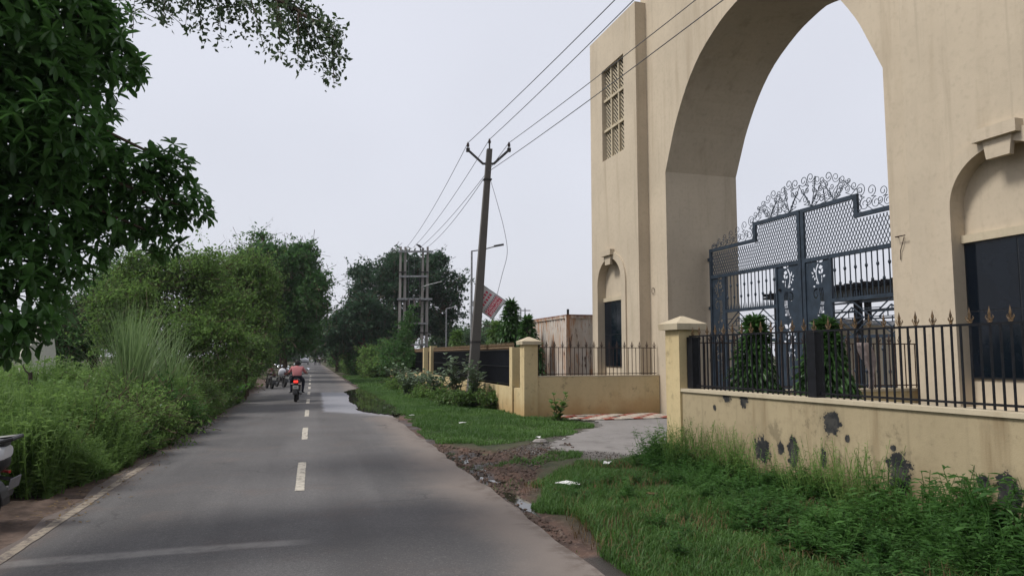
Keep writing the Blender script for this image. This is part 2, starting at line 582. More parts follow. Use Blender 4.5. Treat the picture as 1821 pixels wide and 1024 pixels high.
# verge soil: zone attributes say what the surface is made of
t = NT('verge_soil')
n1, n2 = t.noise(1.3, 6, .65), t.noise(14, 5, .7)
soil = t.mix(t.ramp(n1, .35, .65), (.030, .036, .016), (.062, .060, .030))
mud = t.mix(t.ramp(n1, .38, .6), (.115, .066, .047), (.052, .032, .025))
mud = t.mix(t.ramp(n2, .5, .68, 0, .8), mud, (.165, .11, .083))
grv = t.mix(t.ramp(n2, .4, .62), (.075, .068, .062), (.17, .155, .145))
c_ = t.mix(t.attr('mud'), soil, mud)
c_ = t.mix(t.attr('gravel'), c_, grv)
c_ = t.mix(t.attr('wet'), c_, (.035, .027, .023))
rgh = t.math('SUBTRACT', .92, t.math('MULTIPLY', t.attr('wet'), .62))
t.bump(t.math('ADD', n2, t.noise(50, 4, .7)), .7, .02)
M['verge'] = t.done(c_, rgh, 0, .4)

M['ground'] = simple('earth_ground', (.06, .058, .03), .95, 0, .4, 1.2, .2)
M['leftsoil'] = simple('dusty_brown_soil', (.105, .075, .06), .95, 0, .45, 4, .2, .6)
M['slab'] = plaster('rough_driveway_concrete', (.24, .225, .215), (.11, .10, .094), .95)
t = NT('puddle_water')
t.bump(t.noise(5, 3), .02, .01)
M['water'] = t.done((.030, .026, .018), .03, 0, .5)

M['lf_alst'] = leafmat('glossy_whorl_leaf', (.028, .078, .018), (.075, .172, .040), .45, .34, .42)
M['lf_over'] = leafmat('fine_overhang_leaf', (.035, .065, .030), (.075, .115, .050), .3)
M['lf_acacia'] = leafmat('thorn_bush_leaf', (.050, .108, .026), (.160, .265, .066), .45, .6, .2)
M['lf_dark'] = leafmat('dark_tree_leaf', (.028, .082, .026), (.078, .168, .046), .42, .6, .2)
M['lf_rain'] = leafmat('dark_rain_tree_leaf', (.019, .048, .028), (.046, .098, .044), .3, .6, .25)
M['lf_far'] = leafmat('far_tree_leaf', (.036, .080, .034), (.085, .150, .060), .4, .7, .2)
M['lf_light'] = leafmat('light_green_leaf', (.060, .115, .028), (.115, .20, .05), .35, .5, .3)
M['lf_weed'] = leafmat('feathery_weed_leaf', (.050, .112, .024), (.180, .285, .078), .42, .65, .2)
M['lf_weed_dark'] = leafmat('dark_weed_leaf', (.024, .078, .016), (.080, .178, .040), .4, .6, .25)
M['lf_grass'] = leafmat('lawn_grass_blade', (.034, .090, .018), (.105, .205, .044), .36, .5, .3)
M['lf_cane'] = leafmat('tall_cane_grass_blade', (.080, .150, .050), (.20, .28, .12), .4, .55, .3)
M['lf_milk'] = leafmat('grey_green_milkweed_leaf', (.075, .120, .065), (.17, .225, .14), .2, .55, .3)
M['lf_ashoka'] = leafmat('dark_drooping_leaf', (.020, .062, .016), (.055, .125, .030), .35, .38, .35)
M['lf_dry'] = leafmat('dry_brown_leaf', (.10, .065, .035), (.20, .14, .07), .2, .8, .1)
M['stem'] = simple('green_brown_stem', (.075, .075, .035), .8, 0, .3, 9)

# ================================================================== GROUND AND ROAD
def sheet(name, xs, ys, zf, mat, attrs=None, smooth=True):
    xs, ys = np.asarray(xs), np.asarray(ys)
    gx, gy = np.meshgrid(xs, ys)
    P = np.stack([gx.ravel(), gy.ravel()], 1)
    z = zf(P)
    nx, ny = len(xs), len(ys)
    i = np.arange(nx * ny).reshape(ny, nx)
    F = np.stack([i[:-1, :-1].ravel(), i[:-1, 1:].ravel(), i[1:, 1:].ravel(), i[1:, :-1].ravel()], 1)
    me = np_mesh(name, np.column_stack([P, z]), F, mat, None, smooth)
    if attrs:
        for k, v in attrs(P).items():
            a = me.attributes.new(k, 'FLOAT', 'POINT')
            a.data.foreach_set('value', v.astype(np.float32))
    return tag(put(name, me), kind='structure')


gm = MB()
gm.add([(-900, -300, -.09), (900, -300, -.09), (900, 1600, -.09), (-900, 1600, -.09)], [(0, 1, 2, 3)])
tag(gm.build('ground', M['ground']), kind='structure')


def road_c(y):
    """centre drift of the far road"""
    return -0.0010 * max(0, y - 60) ** 1.35 if y > 60 else 0.0


ys = [-8 + .5 * i for i in range(170)] + [77 + 4 * i for i in range(60)]
rv, rf = [], []
for i, y in enumerate(ys):
    cxx = road_c(y)
    jl = (random.random() - .5) * .16 if y < 60 else 0
    jr = (random.random() - .5) * .10 if y < 60 else 0
    rv += [(-2.82 + cxx + jl, y, -.10), (-2.80 + cxx + jl, y, -.008), (-1.3 + cxx, y, .022), (-.12 + cxx, y, .03), (1.1 + cxx, y, .022), (2.36 + cxx + jr, y, -.004), (2.40 + cxx + jr, y, -.10)]
    if i:
        a, b = (i - 1) * 7, i * 7
        rf += [(a + k, a + k + 1, b + k + 1, b + k) for k in range(6)]
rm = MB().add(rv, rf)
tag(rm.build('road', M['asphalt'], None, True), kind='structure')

# centre dashes: each its own painted strip
road_o = bpy.data.objects['road']
for k in range(10):
    y0 = 10.2 + 6.1 * k
    m = MB()
    n = 6
    vs, fs = [], []
    for j in range(n + 1):
        y = y0 + 2.65 * j / n
        vs += [(-.185 + random.uniform(-.006, .006), y, .0340), (-.125, y, .0365), (-.063 + random.uniform(-.006, .006), y, .0340)]
        if j: fs += [((j - 1) * 3 + q, (j - 1) * 3 + q + 1, j * 3 + q + 1, j * 3 + q) for q in (0, 1)]
    m.add(vs, fs)
    m.build('centre_dash', M['roadpaint'], road_o)
m = MB()
vs, fs = [], []
for j in range(60):
    y = 2 + .2 * j
    zz = .006
    vs += [(-2.69 + random.uniform(-.008, .008), y, -.0005), (-2.57 + random.uniform(-.008, .008), y, .0025)]
    if j: fs.append((2 * j - 2, 2 * j - 1, 2 * j + 1, 2 * j))
m.add(vs, fs).build('edge_line', M['roadpaint_old'], road_o)
# verge zones (metres)
MUD = [(2.3, 16.2), (2.75, 14.6), (3.62, 13.95), (4.6, 14.7), (5.0, 13.6), (4.3, 12.4), (3.3, 11.0), (3.0, 9.9), (2.62, 8.4), (2.3, 6.0), (2.2, 4.0), (2.2, 16.2)]
GRAVEL = [(7.4, 19.2), (6.9, 17.3), (5.6, 15.6), (4.4, 14.4), (3.7, 13.6), (3.7, 12.9), (4.6, 12.95), (4.5, 11.9), (4.9, 11.5), (5.6, 11.9), (7.0, 13.2), (11, 13.0), (11, 19.2)]
ISLAND = [(2.95, 11.9), (3.96, 12.75), (4.74, 12.85), (4.45, 12.0), (3.6, 11.5)]


def zone(P, poly, w=.35, seed=1):
    Q = P + (np.stack([vnoise(P, 1.7, seed), vnoise(P, 1.7, seed + 5)], 1) - .5) * w * 2
    return inpoly(Q, poly)


def soft(P, poly, seed=1):
    return (zone(P, poly, .2, seed).astype(float) + zone(P, poly, .35, seed + 1) + zone(P, poly, .5, seed + 2)) / 3


def verge_z(P):
    mud = soft(P, MUD)
    z = -.055 + .06 * np.clip((P[:, 0] - 2.3) / 1.5, 0, 1) + (vnoise(P, .8, 3) - .5) * .05
    z += mud * ((vnoise(P, 4, 4) - .5) * .13 + (vnoise(P, 10, 6) - .5) * .08 - .02)
    edge = np.clip((P[:, 0] - 2.45) / .35, 0, 1)
    return z * edge + (-.06) * (1 - edge) - .03 * (P[:, 1] > 55)


def verge_attr(P):
    mud = soft(P, MUD)
    grv = soft(P, GRAVEL, 4)
    isl = soft(P, ISLAND, 9)
    mud = np.clip(mud - isl, 0, 1)
    edge = np.clip(1 - np.abs(P[:, 0] - 2.5) / .45, 0, 1)
    mud = np.maximum(mud, np.clip(edge * 1.4, 0, 1) * (vnoise(P, 2.2, 2) > .25))
    wet = np.clip((vnoise(P, 2.6, 8) - .5) * 5, 0, 1) * mud * np.clip(1.5 - np.abs(P[:, 0] - 2.75) / .45, 0, 1)
    return {'mud': mud, 'gravel': grv * (1 - isl), 'wet': wet}


sheet('verge', np.concatenate([np.arange(2.3, 6, .06), np.arange(6, 13.2, .3)]),
      np.concatenate([np.arange(-4, 3, .5), np.arange(3, 18, .07), np.arange(18, 70, .5)]), verge_z, M['verge'], verge_attr)
sheet('left_verge', np.concatenate([np.arange(-4.2, -2.7, .08), [-2.7]]), np.concatenate([np.arange(0, 18, .1), np.arange(18, 60, .5)]),
      lambda P: -.035 + (vnoise(P, 2, 3) - .5) * .05 + (vnoise(P, 8, 4) - .5) * .04 + .05 * np.clip((-3.0 - P[:, 0]), 0, 1), M['leftsoil'])

# puddle on the right road edge
pd = [(1.42, 24.6), (1.9, 23.3), (2.42, 22.5), (2.75, 23.0), (2.78, 27), (2.82, 33), (2.75, 38), (2.5, 41.2), (1.9, 39.0), (1.52, 37.2), (1.62, 33.5), (1.38, 29.5), (1.6, 27)]
pts = []
for i, p in enumerate(pd):
    q = pd[(i + 1) % len(pd)]
    for s_ in range(8):
        a = s_ / 8
        pts.append((p[0] + (q[0] - p[0]) * a + random.uniform(-.05, .05), p[1] + (q[1] - p[1]) * a + random.uniform(-.25, .25)))
tag(MB().plate(pts, [], -.05, lambda a, b, d: (a, b, .024 + d)).build('puddle', M['water']), kind='structure')
# small puddles in the mud beside the road
for (cx_, cy_, rx_, ry_) in ((2.62, 13.4, .2, .8), (2.95, 15.2, .35, .45), (2.66, 11.4, .18, .9), (2.6, 9.2, .12, .8)):
    pts = [(cx_ + rx_ * math.cos(a) * random.uniform(.7, 1.2), cy_ + ry_ * math.sin(a) * random.uniform(.7, 1.2)) for a in [i * math.pi / 11 for i in range(22)]]
    tag(MB().plate(pts, [], -.03, lambda a, b, d: (a, b, -.055 + d)).build('puddle', M['water']), kind='structure')

# broken concrete driveway apron
dp = [(10.6, 19.1), (7.5, 18.95), (7.0, 17.3), (6.2, 16.5), (5.4, 15.2), (4.6, 14.2), (4.5, 13.3), (5.2, 12.9), (5.5, 12.2), (6.3, 12.4), (7.0, 12.9), (10.6, 12.9)]
pts = []
for i, p in enumerate(dp):
    q = dp[(i + 1) % len(dp)]
    for s_ in range(8):
        a = s_ / 8
        j = .14 if 1 <= i <= 9 else 0
        pts.append((p[0] + (q[0] - p[0]) * a + random.uniform(-j, j), p[1] + (q[1] - p[1]) * a + random.uniform(-j, j)))
tag(MB().plate(pts, [], -.09, lambda a, b, d: (a, b, .028 + d)).build('driveway', M['slab']), kind='structure')
tag(MB().span((10.6, 9.5, -.06), (34, 24, .02)).build('courtyard_paving', M['slab']), kind='structure')

# ================================================================== ARCHED GATEWAY
GH = R(2.3)
GP = Vector((10.45, 21.08, 0))
UC = -5.08
gate_way = thing('arched_gateway', 'tall cream plastered gateway with a pointed arch and two flanking towers', 'gateway', GP, GH)
half = [(4.33, 7.5), (3.98, 8.24), (3.66, 8.86), (3.02, 9.74), (2.24, 10.44), (1.21, 10.95), (.45, 11.15), (0, 11.22)]


def catmull(p, n=5):
    out = []
    for i in range(len(p) - 1):
        a, b, c, d = p[max(i - 1, 0)], p[i], p[i + 1], p[min(i + 2, len(p) - 1)]
        for k in range(n):
            t_ = k / n
            out.append(tuple(.5 * ((2 * b[j]) + (c[j] - a[j]) * t_ + (2 * a[j] - 5 * b[j] + 4 * c[j] - d[j]) * t_ ** 2 + (-a[j] + 3 * b[j] - 3 * c[j] + d[j]) * t_ ** 3) for j in range(len(b))))
    out.append(tuple(p[-1]))
    return out


hc = catmull(half, 3)
arch = [(UC + a, z) for a, z in hc] + [(UC - a, z) for a, z in reversed(hc[:-1])]
DEP, TOP = 2.55, 15.2
m = MB()
outer = [(.7, 0), (.7, TOP), (-10.8, TOP), (-10.8, 0), (UC - 4.33, 0)] + list(reversed(arch)) + [(UC + 4.33, 0)]
m.plate(outer, [], DEP, lambda a, b, d: (d, a, b))
m.build('arch_wall', M['facade'], gate_way)
MB().span((-.12, -10.2, TOP), (DEP + .12, .3, TOP + .35)).build('parapet', M['facade'], gate_way)


def tower(uc, nc, lc):
    """front slab with the lattice opening and arched niche cut through, block behind"""
    u0, u1 = uc - 1.85, uc + 1.85
    def ar(w_, h_): return [(nc + w_ * math.cos(a), 4.30 + h_ * math.sin(a)) for a in [math.pi * i / 24 for i in range(25)]]
    niche = [(nc + .96, .95)] + ar(.96, .88) + [(nc - .96, .95)]
    lat = [(lc - .88, 8.74), (lc + .88, 8.74), (lc + .88, 12.08), (lc - .88, 12.08)]
    m = MB()
    m.plate([(u0, 0), (u1, 0), (u1, 13.5), (u0, 13.5)], [niche, lat], .27, lambda a, b, d: (-.4 + d, a, b))
    tw = m.build('tower', M['facade'], gate_way)
    MB().span((-.135, u0 + .001, 0), (3.0, u1 - .001, 13.497)).build('tower_block', M['facade'], tw)
    o2 = [(nc + 1.27, .9)] + ar(1.27, 1.10) + [(nc - 1.27, .9)]
    i2 = [(nc + .955, .9)] + ar(.955, .875) + [(nc - .955, .9)]
    MB().plate(o2 + list(reversed(i2)), [], .05, lambda a, b, d: (-.45 + d, a, b)).build('niche_surround', M['facade'], tw)
    MB().plate([(nc - .20, 4.95), (nc + .20, 4.95), (nc + .25, 5.27), (nc - .25, 5.27)], [], .09, lambda a, b, d: (-.49 + d, a, b)).build('keystone', M['facade'], tw)
    MB().span((-.57, nc - .38, 5.26), (-.398, nc + .38, 5.46)).build('keystone_block', M['facade'], tw)
    win = MB().span((-.175, nc - .956, 1.42), (-.13, nc + .956, 3.70)).build('niche_window', M['frame_dark'], tw)
    for k in range(2):
        for j in range(2):
            a0, a1 = (nc - .93, nc - .015) if k == 0 else (nc + .015, nc + .93)
            b0, b1 = (1.45, 2.53) if j == 0 else (2.55, 3.67)
            MB().span((-.182, a0, b0), (-.176, a1, b1)).build('pane', M['glass_dark'], win)
    MB().span((-.23, nc - .957, 3.705), (-.128, nc + .957, 3.84)).build('lintel', M['coping'], tw)
    lt = MB().span((-.165, lc - .875, 8.745), (-.128, lc + .875, 12.075)).build('lattice_window', M['navy'], tw)
    w3, h3 = 1.76 / 3, 3.34 / 3
    for k in (1, 2):
        MB().span((-.31, lc - .88 + k * w3 - .04, 8.745), (-.2, lc - .88 + k * w3 + .04, 12.075)).build('mullion', M['coping'], lt)
        MB().span((-.32, lc - .875, 8.74 + k * h3 - .045), (-.21, lc + .875, 8.74 + k * h3 + .045)).build('transom', M['coping'], lt)
    for k in range(3):
        for j in range(3):
            a0, b0 = lc - .88 + k * w3, 8.74 + j * h3
            m = MB()
            q = -h3
            while q < w3:
                lo, hi = max(0, -q), min(h3, w3 - q)
                if hi - lo > .04:
                    m.plate([(a0 + q + lo - .033, b0 + lo), (a0 + q + lo + .033, b0 + lo), (a0 + q + hi + .033, b0 + hi), (a0 + q + hi - .033, b0 + hi)], [], .010, lambda a, b, d: (-.24 + d, a, b))
                q += .15
            tag(m.build('lattice_pane', M['coping'], lt), kind='stuff')


tower(2.2, 2.52, 2.14)
tower(-12.1, -12.1, -12.05)
# conduit ring and pegs on the plaster
MB().tube([(-.03 + .0 * i, .12 + .09 * math.cos(i * .55), 3.85 + .1 * math.sin(i * .55)) for i in range(16)], .008, 5).build('wire_loop', M['rustiron'], gate_way)
MB().tube([(-.02, -9.75, 4.05), (-.04, -9.72, 3.92), (-.03, -9.66, 3.8), (-.02, -9.64, 3.62)], .008, 5).build('wire_end', M['rustiron'], gate_way)
MB().tube([(0, -9.6, 4.07), (-.1, -9.62, 4.06), (-.1, -9.85, 4.06)], .012, 5).build('wall_hook', M['rustiron'], gate_way)

# ------------------------------------------------------------------ iron gate leaves
unit_box = MB().box((0, 0, 0), (1, 1, 1)).mesh('bar', M['gate'])
unit_iron = MB().box((0, 0, 0), (1, 1, 1)).mesh('bar', M['iron'])
unit_rust = MB().box((0, 0, 0), (1, 1, 1)).mesh('bar', M['rustiron'])


def barobj(name, me, a, b, th, parent):
    a, b = Vector(a), Vector(b)
    d = b - a
    q = d.to_track_quat('Z', 'X')
    mt = Matrix.Translation((a + b) / 2) @ q.to_matrix().to_4x4() @ Matrix.Diagonal((th, th, d.length, 1))
    return put(name, me, parent, matrix=mt)


def scroll_pts(pa, pb, s_kind=False, flip=1, turns=1.35, n=46):
    """wrought scroll whose two eyes sit near pa and pb (2D)"""
    ks = []
    for i in range(n):
        x = 2 * i / (n - 1) - 1
        k = .9 + 14 * abs(x) ** 3.2 * turns
        if s_kind and x < 0: k = -k
        ks.append(k * flip)
    th, x, y, P = 0, 0, 0, []
    ds = 3.2 / n
    for k in ks:
        P.append((x, y))
        th += k * ds
        x += math.cos(th) * ds
        y += math.sin(th) * ds
    a, b = complex(*P[0]), complex(*P[-1])
    A, B = complex(*pa), complex(*pb)
    z = (B - A) / (b - a)
    return [((complex(*p) - a) * z + A) for p in P]


def strip(pts, w0, w1):
    """closed thin outline along a 2D polyline"""
    L, Rr = [], []
    n = len(pts)
    for i, p in enumerate(pts):
        q0, q1 = pts[max(i - 1, 0)], pts[min(i + 1, n - 1)]
        dx, dy = q1[0] - q0[0], q1[1] - q0[1]
        l = math.hypot(dx, dy) or 1
        w = w0 + (w1 - w0) * i / (n - 1)
        L.append((p[0] - dy / l * w, p[1] + dx / l * w))
        Rr.append((p[0] + dy / l * w, p[1] - dx / l * w))
    return L + Rr[::-1]


def leafshape(x, y, ang, ln, wd):
    o = []
    for tt, ww in ((0, .04), (.3, .8), (.5, 1), (.75, .65), (1, 0), (.75, -.65), (.5, -1), (.3, -.8), (0, -.04)):
        a, b = tt * ln, ww * wd / 2
        o.append((x + a * math.cos(ang) - b * math.sin(ang), y + a * math.sin(ang) + b * math.cos(ang)))
    return o


def floral(c, z0, mir, s):
    """cut-outs of one flower spray about 1.5 m tall, c = centre, mir = mirror"""
    H = []
    def P(x, y): return (c + mir * x * s, z0 + y * s)
    def st(l, a, b): H.append(strip([P(*q) for q in catmull(l, 5)], a * s * 1.5, b * s * 1.5))
    def lf(x, y, ang, l, w):
        px_, py_ = P(x, y)
        an = ang if mir > 0 else math.pi - ang
        H.append(leafshape(px_, py_, an, l * s * 1.15, w * s * 1.2))
    st([(.02, .95), (-.05, 1.12), (-.06, 1.3), (.02, 1.46)], .012, .016)
    st([(.12, .98), (.13, 1.08), (.12, 1.17)], .009, .009)
    for k in range(3):
        st([(.03 + .055 * k, .86), (.075 + .05 * k, .66), (.075 + .045 * k, .46), (.0 + .055 * k, .22)], .011, .008)
    st([(-.03, .84), (-.14, .80), (-.16, .68), (-.10, .61), (-.035, .66), (-.06, .72)], .013, .007)
    lf(.03, 1.49, 2.0, .14, .075); lf(.06, 1.49, .6, .17, .10); lf(.03, 1.36, .1, .13, .09)
    lf(.12, 1.2, 1.2, .13, .07); lf(.1, 1.2, 2.3, .11, .06); lf(.16, 1.13, .2, .09, .05)
    lf(-.02, .95, 2.2, .08, .04); lf(-.1, .90, 3.0, .08, .04)
    lf(-.1, 1.24, 1.9, .13, .05); lf(-.15, 1.22, 2.6, .09, .04); lf(-.13, 1.18, 3.6, .08, .04); lf(-.1, 1.14, 4.4, .09, .045)
    lf(.0, .16, 2.4, .09, .06); lf(.1, .18, 1.0, .11, .07)
    return H


def gate_leaf(hinge, sg, label, last):
    """hinge: local u of the hinge edge, sg: direction the leaf runs"""
    gx = 1.45
    g = thing('gate_leaf', label, 'gate', GP + Matrix.Rotation(GH, 3, 'Z') @ Vector((gx, hinge, .06)), GH, 'leaves of the iron gate')
    WD = 4.2
    def Q(s_, z, x=0): return (x, sg * s_, z - .06)
    def rect(s0, z0, s1, z1, t0=-.035, t1=.035): return (t0, sg * s0, z0 - .06), (t1, sg * s1, z1 - .06)
    fr = MB()
    fr.span(*rect(0, .06, .10, 5.1)); fr.span(*rect(WD - .11, .06, WD, 5.56))
    fr.span(*rect(.10, 5.0, 2.24, 5.1)); fr.span(*rect(2.24, 5.0, 2.36, 5.56)); fr.span(*rect(2.36, 5.46, WD - .11, 5.56))
    fr.span(*rect(.10, 4.16, WD - .11, 4.26)); fr.span(*rect(.10, .16, WD - .11, .26))
    fr.span(*rect(.74, .26, .81, 4.16)); fr.span(*rect(3.16, .26, 3.23, 4.16))
    fr.span(*rect(.81, 3.08, 3.16, 3.17)); fr.span(*rect(.81, 2.2, 3.16, 2.27)); fr.span(*rect(.81, 1.1, 3.16, 1.15))
    fr.build('frame', M['gate'], g)
    # expanded mesh infill, far too fine to pick apart
    ms = MB()
    stp = .098
    for dr in (1, -1):
        q = -1.0
        while q < WD + 1:
            seg = []
            for j in range(29):
                z = 4.26 + j * .05
                s_ = q + dr * (z - 4.26) * .52
                topz = 5.0 if s_ < 2.3 else 5.46
                if .10 <= s_ <= WD - .11 and z <= topz: seg.append((s_, z))
                elif seg: break
            if len(seg) > 1:
                ms.tube([Q(*seg[0], .004 * dr), Q(*seg[-1], .004 * dr)], .0095, 4, False)
            q += stp
    tag(ms.build('mesh_panel', M['gate'], g), kind='stuff')
    # sheet panels with floral cut-outs
    for (s0, s1, mir) in ((.10, .74, 1), (3.23, WD - .11, -1)):
        c = (s0 + s1) / 2
        holes = floral(c, 2.62, mir, 1.0) + floral(c, 1.05, mir, .98)
        pm = MB()
        cs = .011
        nxx, nzz = int((s1 - s0) / cs), int(3.9 / cs)
        gx_, gz_ = np.meshgrid(s0 + (np.arange(nxx) + .5) * (s1 - s0) / nxx, .26 + (np.arange(nzz) + .5) * 3.9 / nzz)
        G = np.stack([gx_.ravel(), gz_.ravel()], 1)
        hole = np.zeros(len(G), bool)
        for h_ in holes: hole |= inpoly(G, h_)
        hole = hole.reshape(nzz, nxx)
        r0_ = 0
        while r0_ < nzz:            # merge equal rows, then runs of solid cells
            r1_ = r0_ + 1
            while r1_ < nzz and (hole[r1_] == hole[r0_]).all(): r1_ += 1
            k_ = 0
            while k_ < nxx:
                if hole[r0_, k_]: k_ += 1; continue
                e_ = k_
                while e_ < nxx and not hole[r0_, e_]: e_ += 1
                a_, b_ = s0 + k_ * (s1 - s0) / nxx, s0 + e_ * (s1 - s0) / nxx
                za, zb = .26 + r0_ * 3.9 / nzz, .26 + r1_ * 3.9 / nzz
                for dx_ in (-.005, .005):
                    n0 = len(pm.v)
                    pm.v += [Q(a_, za, dx_), Q(b_, za, dx_), Q(b_, zb, dx_), Q(a_, zb, dx_)]
                    pm.f.append((n0, n0 + 1, n0 + 2, n0 + 3))
                k_ = e_
            r0_ = r1_
        pm.build('panel_sheet', M['gate'], g)
    # upright bars with knuckles
    knob = MB().lathe([(.008, -.06), (.02, -.045), (.034, -.012), (.034, .012), (.02, .045), (.008, .06)], 8).mesh('knuckle', M['gate'], True)
    n = 14
    for k in range(n):
        s_ = .81 + (k + .5) * 2.35 / n
        barobj('bar', unit_box, Q(s_, 3.17), Q(s_, 4.16), .022, g)
        put('knuckle', knob, g, loc=Q(s_, 3.86 if k % 2 else 3.52))
    sp = MB()
    for k in range(2 * n + 1):
        s_ = .84 + k * 2.29 / (2 * n)
        sp.lathe([(.012, 3.11), (.02, 3.2), (.001, 3.33)], 4, Q(s_, 0))
    tag(sp.build('spikes', M['gate'], g), kind='stuff')
    for k in range(2 * n):
        s_ = .81 + (k + .5) * 2.35 / (2 * n)
        if k % 2 == 0:
            barobj('bar', unit_box, Q(s_, .26), Q(s_, 2.2), .022, g)
            if k % 4 == 0: put('knuckle', knob, g, loc=Q(s_, 1.45))
            else: put('knuckle', knob, g, loc=Q(s_, 1.95))
    # geometric fretwork: diamonds and brick-like bars
    z0, z1 = 2.27, 3.08
    zc = (z0 + z1) / 2
    for cx_ in (1.40, 2.57):
        for hw, hh in ((.58, .40), (.36, .25)):
            c4 = [(cx_ - hw, zc), (cx_, zc + hh), (cx_ + hw, zc), (cx_, zc - hh)]
            for i in range(4):
                barobj('fret_bar', unit_box, Q(*c4[i]), Q(*c4[(i + 1) % 4]), .024, g)
        for dz, w_ in ((.0, .34), (.13, .22), (-.13, .22)):
            barobj('fret_bar', unit_box, Q(cx_ - w_, zc + dz, .01), Q(cx_ + w_, zc + dz, .01), .018, g)
        for dx, a, b in ((-.12, 0, .13), (.12, 0, .13), (0, -.13, 0), (0, .13, .25)):
            barobj('fret_bar', unit_box, Q(cx_ + dx, zc + a, .01), Q(cx_ + dx, zc + b, .01), .018, g)
    for z in (2.5, 2.68, 2.88):
        for a, b in ((.81, .81 + .35), (1.98 - .3, 1.98 + .3), (3.16 - .35, 3.16)):
            barobj('fret_bar', unit_box, Q(a, z, -.012), Q(b, z, -.012), .018, g)
    # scrolled cresting: each scroll is one bent iron with two rolled eyes
    def eye(c, r_, a0, dr, turns=1.35, n=22):
        return [(c[0] + r_ * (1 - .72 * k / n) * math.cos(a0 + dr * 2 * math.pi * turns * k / n), c[1] + r_ * (1 - .72 * k / n) * math.sin(a0 + dr * 2 * math.pi * turns * k / n)) for k in range(n + 1)]
    def scr(c1, r1, a1, d1, c2, r2, a2, d2, th=.0085):
        e1, e2 = eye(c1, r1, R(a1), d1), eye(c2, r2, R(a2), d2)
        p, q_ = e1[0], e2[0]
        t1 = (d1 * math.sin(R(a1)), -d1 * math.cos(R(a1)))       # leaving the eye backwards
        t2 = (d2 * math.sin(R(a2)), -d2 * math.cos(R(a2)))
        L = math.hypot(q_[0] - p[0], q_[1] - p[1]) * .45
        mid_ = []
        for k in range(1, 12):
            t_ = k / 12
            b0, b1, b2, b3 = (1 - t_) ** 3, 3 * t_ * (1 - t_) ** 2, 3 * t_ * t_ * (1 - t_), t_ ** 3
            mid_.append(tuple(b0 * p[i] + b1 * (p[i] + t1[i] * L) + b2 * (q_[i] + t2[i] * L) + b3 * q_[i] for i in (0, 1)))
        MB().tube([Q(*z) for z in e1[::-1] + mid_ + e2], th, 5).build('scroll', M['gate'], g, True)
    def fern(bx, bz, cx_, cz_, r_, dr, th=.0085):
        # stem from the rail to a rolled head
        an = math.atan2(bz - cz_, bx - cx_)
        a0 = an + dr * -1.0
        e = eye((cx_, cz_), r_, a0, dr)
        p = (bx, bz)
        t2 = (dr * math.sin(a0), -dr * math.cos(a0))
        L = math.hypot(e[0][0] - bx, e[0][1] - bz) * .5
        st = []
        for k in range(10):
            t_ = k / 10
            c_ = (e[0][0] + t2[0] * L, e[0][1] + t2[1] * L)
            st.append(tuple((1 - t_) ** 2 * p[i] + 2 * t_ * (1 - t_) * c_[i] + t_ * t_ * e[0][i] for i in (0, 1)))
        MB().tube([Q(*z) for z in st + e], th, 5).build('scroll', M['gate'], g, True)
    for i, (s_, h) in enumerate(((.16, .16), (.42, .26), (.72, .34), (1.04, .40), (1.38, .46), (1.72, .56), (2.06, .66))):
        r_ = .20 * h + .03
        scr((s_ - .02, 5.11 + r_), r_ * .95, 90, -1, (s_ + .10, 5.11 + h * 1.05 - r_), r_, -90, -1)
        fern(s_ + .10, 5.11, s_ + .20, 5.11 + h * .38, r_ * .7, -1, .009)
    Z = 5.57
    fern(2.44, Z, 2.34, Z + .20, .10, 1); fern(2.44, Z, 2.56, Z + .17, .09, -1)
    scr((2.62, Z + .30), .10, 200, 1, (2.95, Z + .12), .10, 20, -1)
    fern(3.02, Z, 2.70, Z + .44, .10, 1); fern(3.02, Z, 2.92, Z + .54, .125, 1); fern(3.02, Z, 3.17, Z + .62, .135, -1, .010)
    fern(3.02, Z, 3.30, Z + .26, .11, -1); fern(2.98, Z, 2.82, Z + .17, .10, 1); fern(3.02, Z, 3.06, Z + .34, .07, -1)
    scr((3.42, Z + .12), .10, 180, -1, (3.46, Z + .40), .085, 200, 1, .011)
    fern(3.80, Z, 3.56, Z + .62, .125, 1); fern(3.80, Z, 3.80, Z + .74, .14, 1, .010); fern(3.80, Z, 4.06, Z + .70, .14, -1, .010)
    fern(3.80, Z, 3.62, Z + .18, .11, 1); fern(3.80, Z, 4.02, Z + .20, .11, -1); fern(3.80, Z, 3.68, Z + .40, .075, 1, .010); fern(3.80, Z, 3.95, Z + .44, .075, -1, .010)
    for s_, z_, r_, d_ in ((2.5, .36, .06, 1), (2.76, .26, .06, -1), (3.14, .16, .06, -1), (3.40, .58, .09, 1), (3.24, .44, .06, 1), (3.50, .24, .06, -1), (3.68, .56, .06, 1), (3.93, .60, .06, -1), (4.10, .44, .07, -1), (3.90, .12, .05, 1), (3.30, .08, .05, -1)):
        fern(s_ - d_ * .16, Z + max(0, z_ - .25), s_, Z + z_, r_, -d_, .009)
    scr((2.20, 5.11 + .12), .10, 90, -1, (2.16, 5.11 + .50), .10, -90, 1)
    # hinges and lock
    for z in (4.72, 3.2, 1.6):
        MB().span((-.03, -sg * .10, z - .05), (.03, sg * 0, z + .05)).build('hinge', M['gate'], g)
    if not last:
        MB().lathe([(.02, 0), (.035, .02), (.035, .06), (.0, .08)], 8, Q(3.34, 3.55, -.006), Matrix.Rotation(-math.pi / 2, 3, 'Y')).build('lock_knob', M['iron'], g)
    return g


gate_leaf(-.86, -1, 'left dark blue iron gate leaf, hinged on the farther jamb', False)
gate_leaf(-9.30, 1, 'right dark blue iron gate leaf, half hidden by the nearer pier', True)


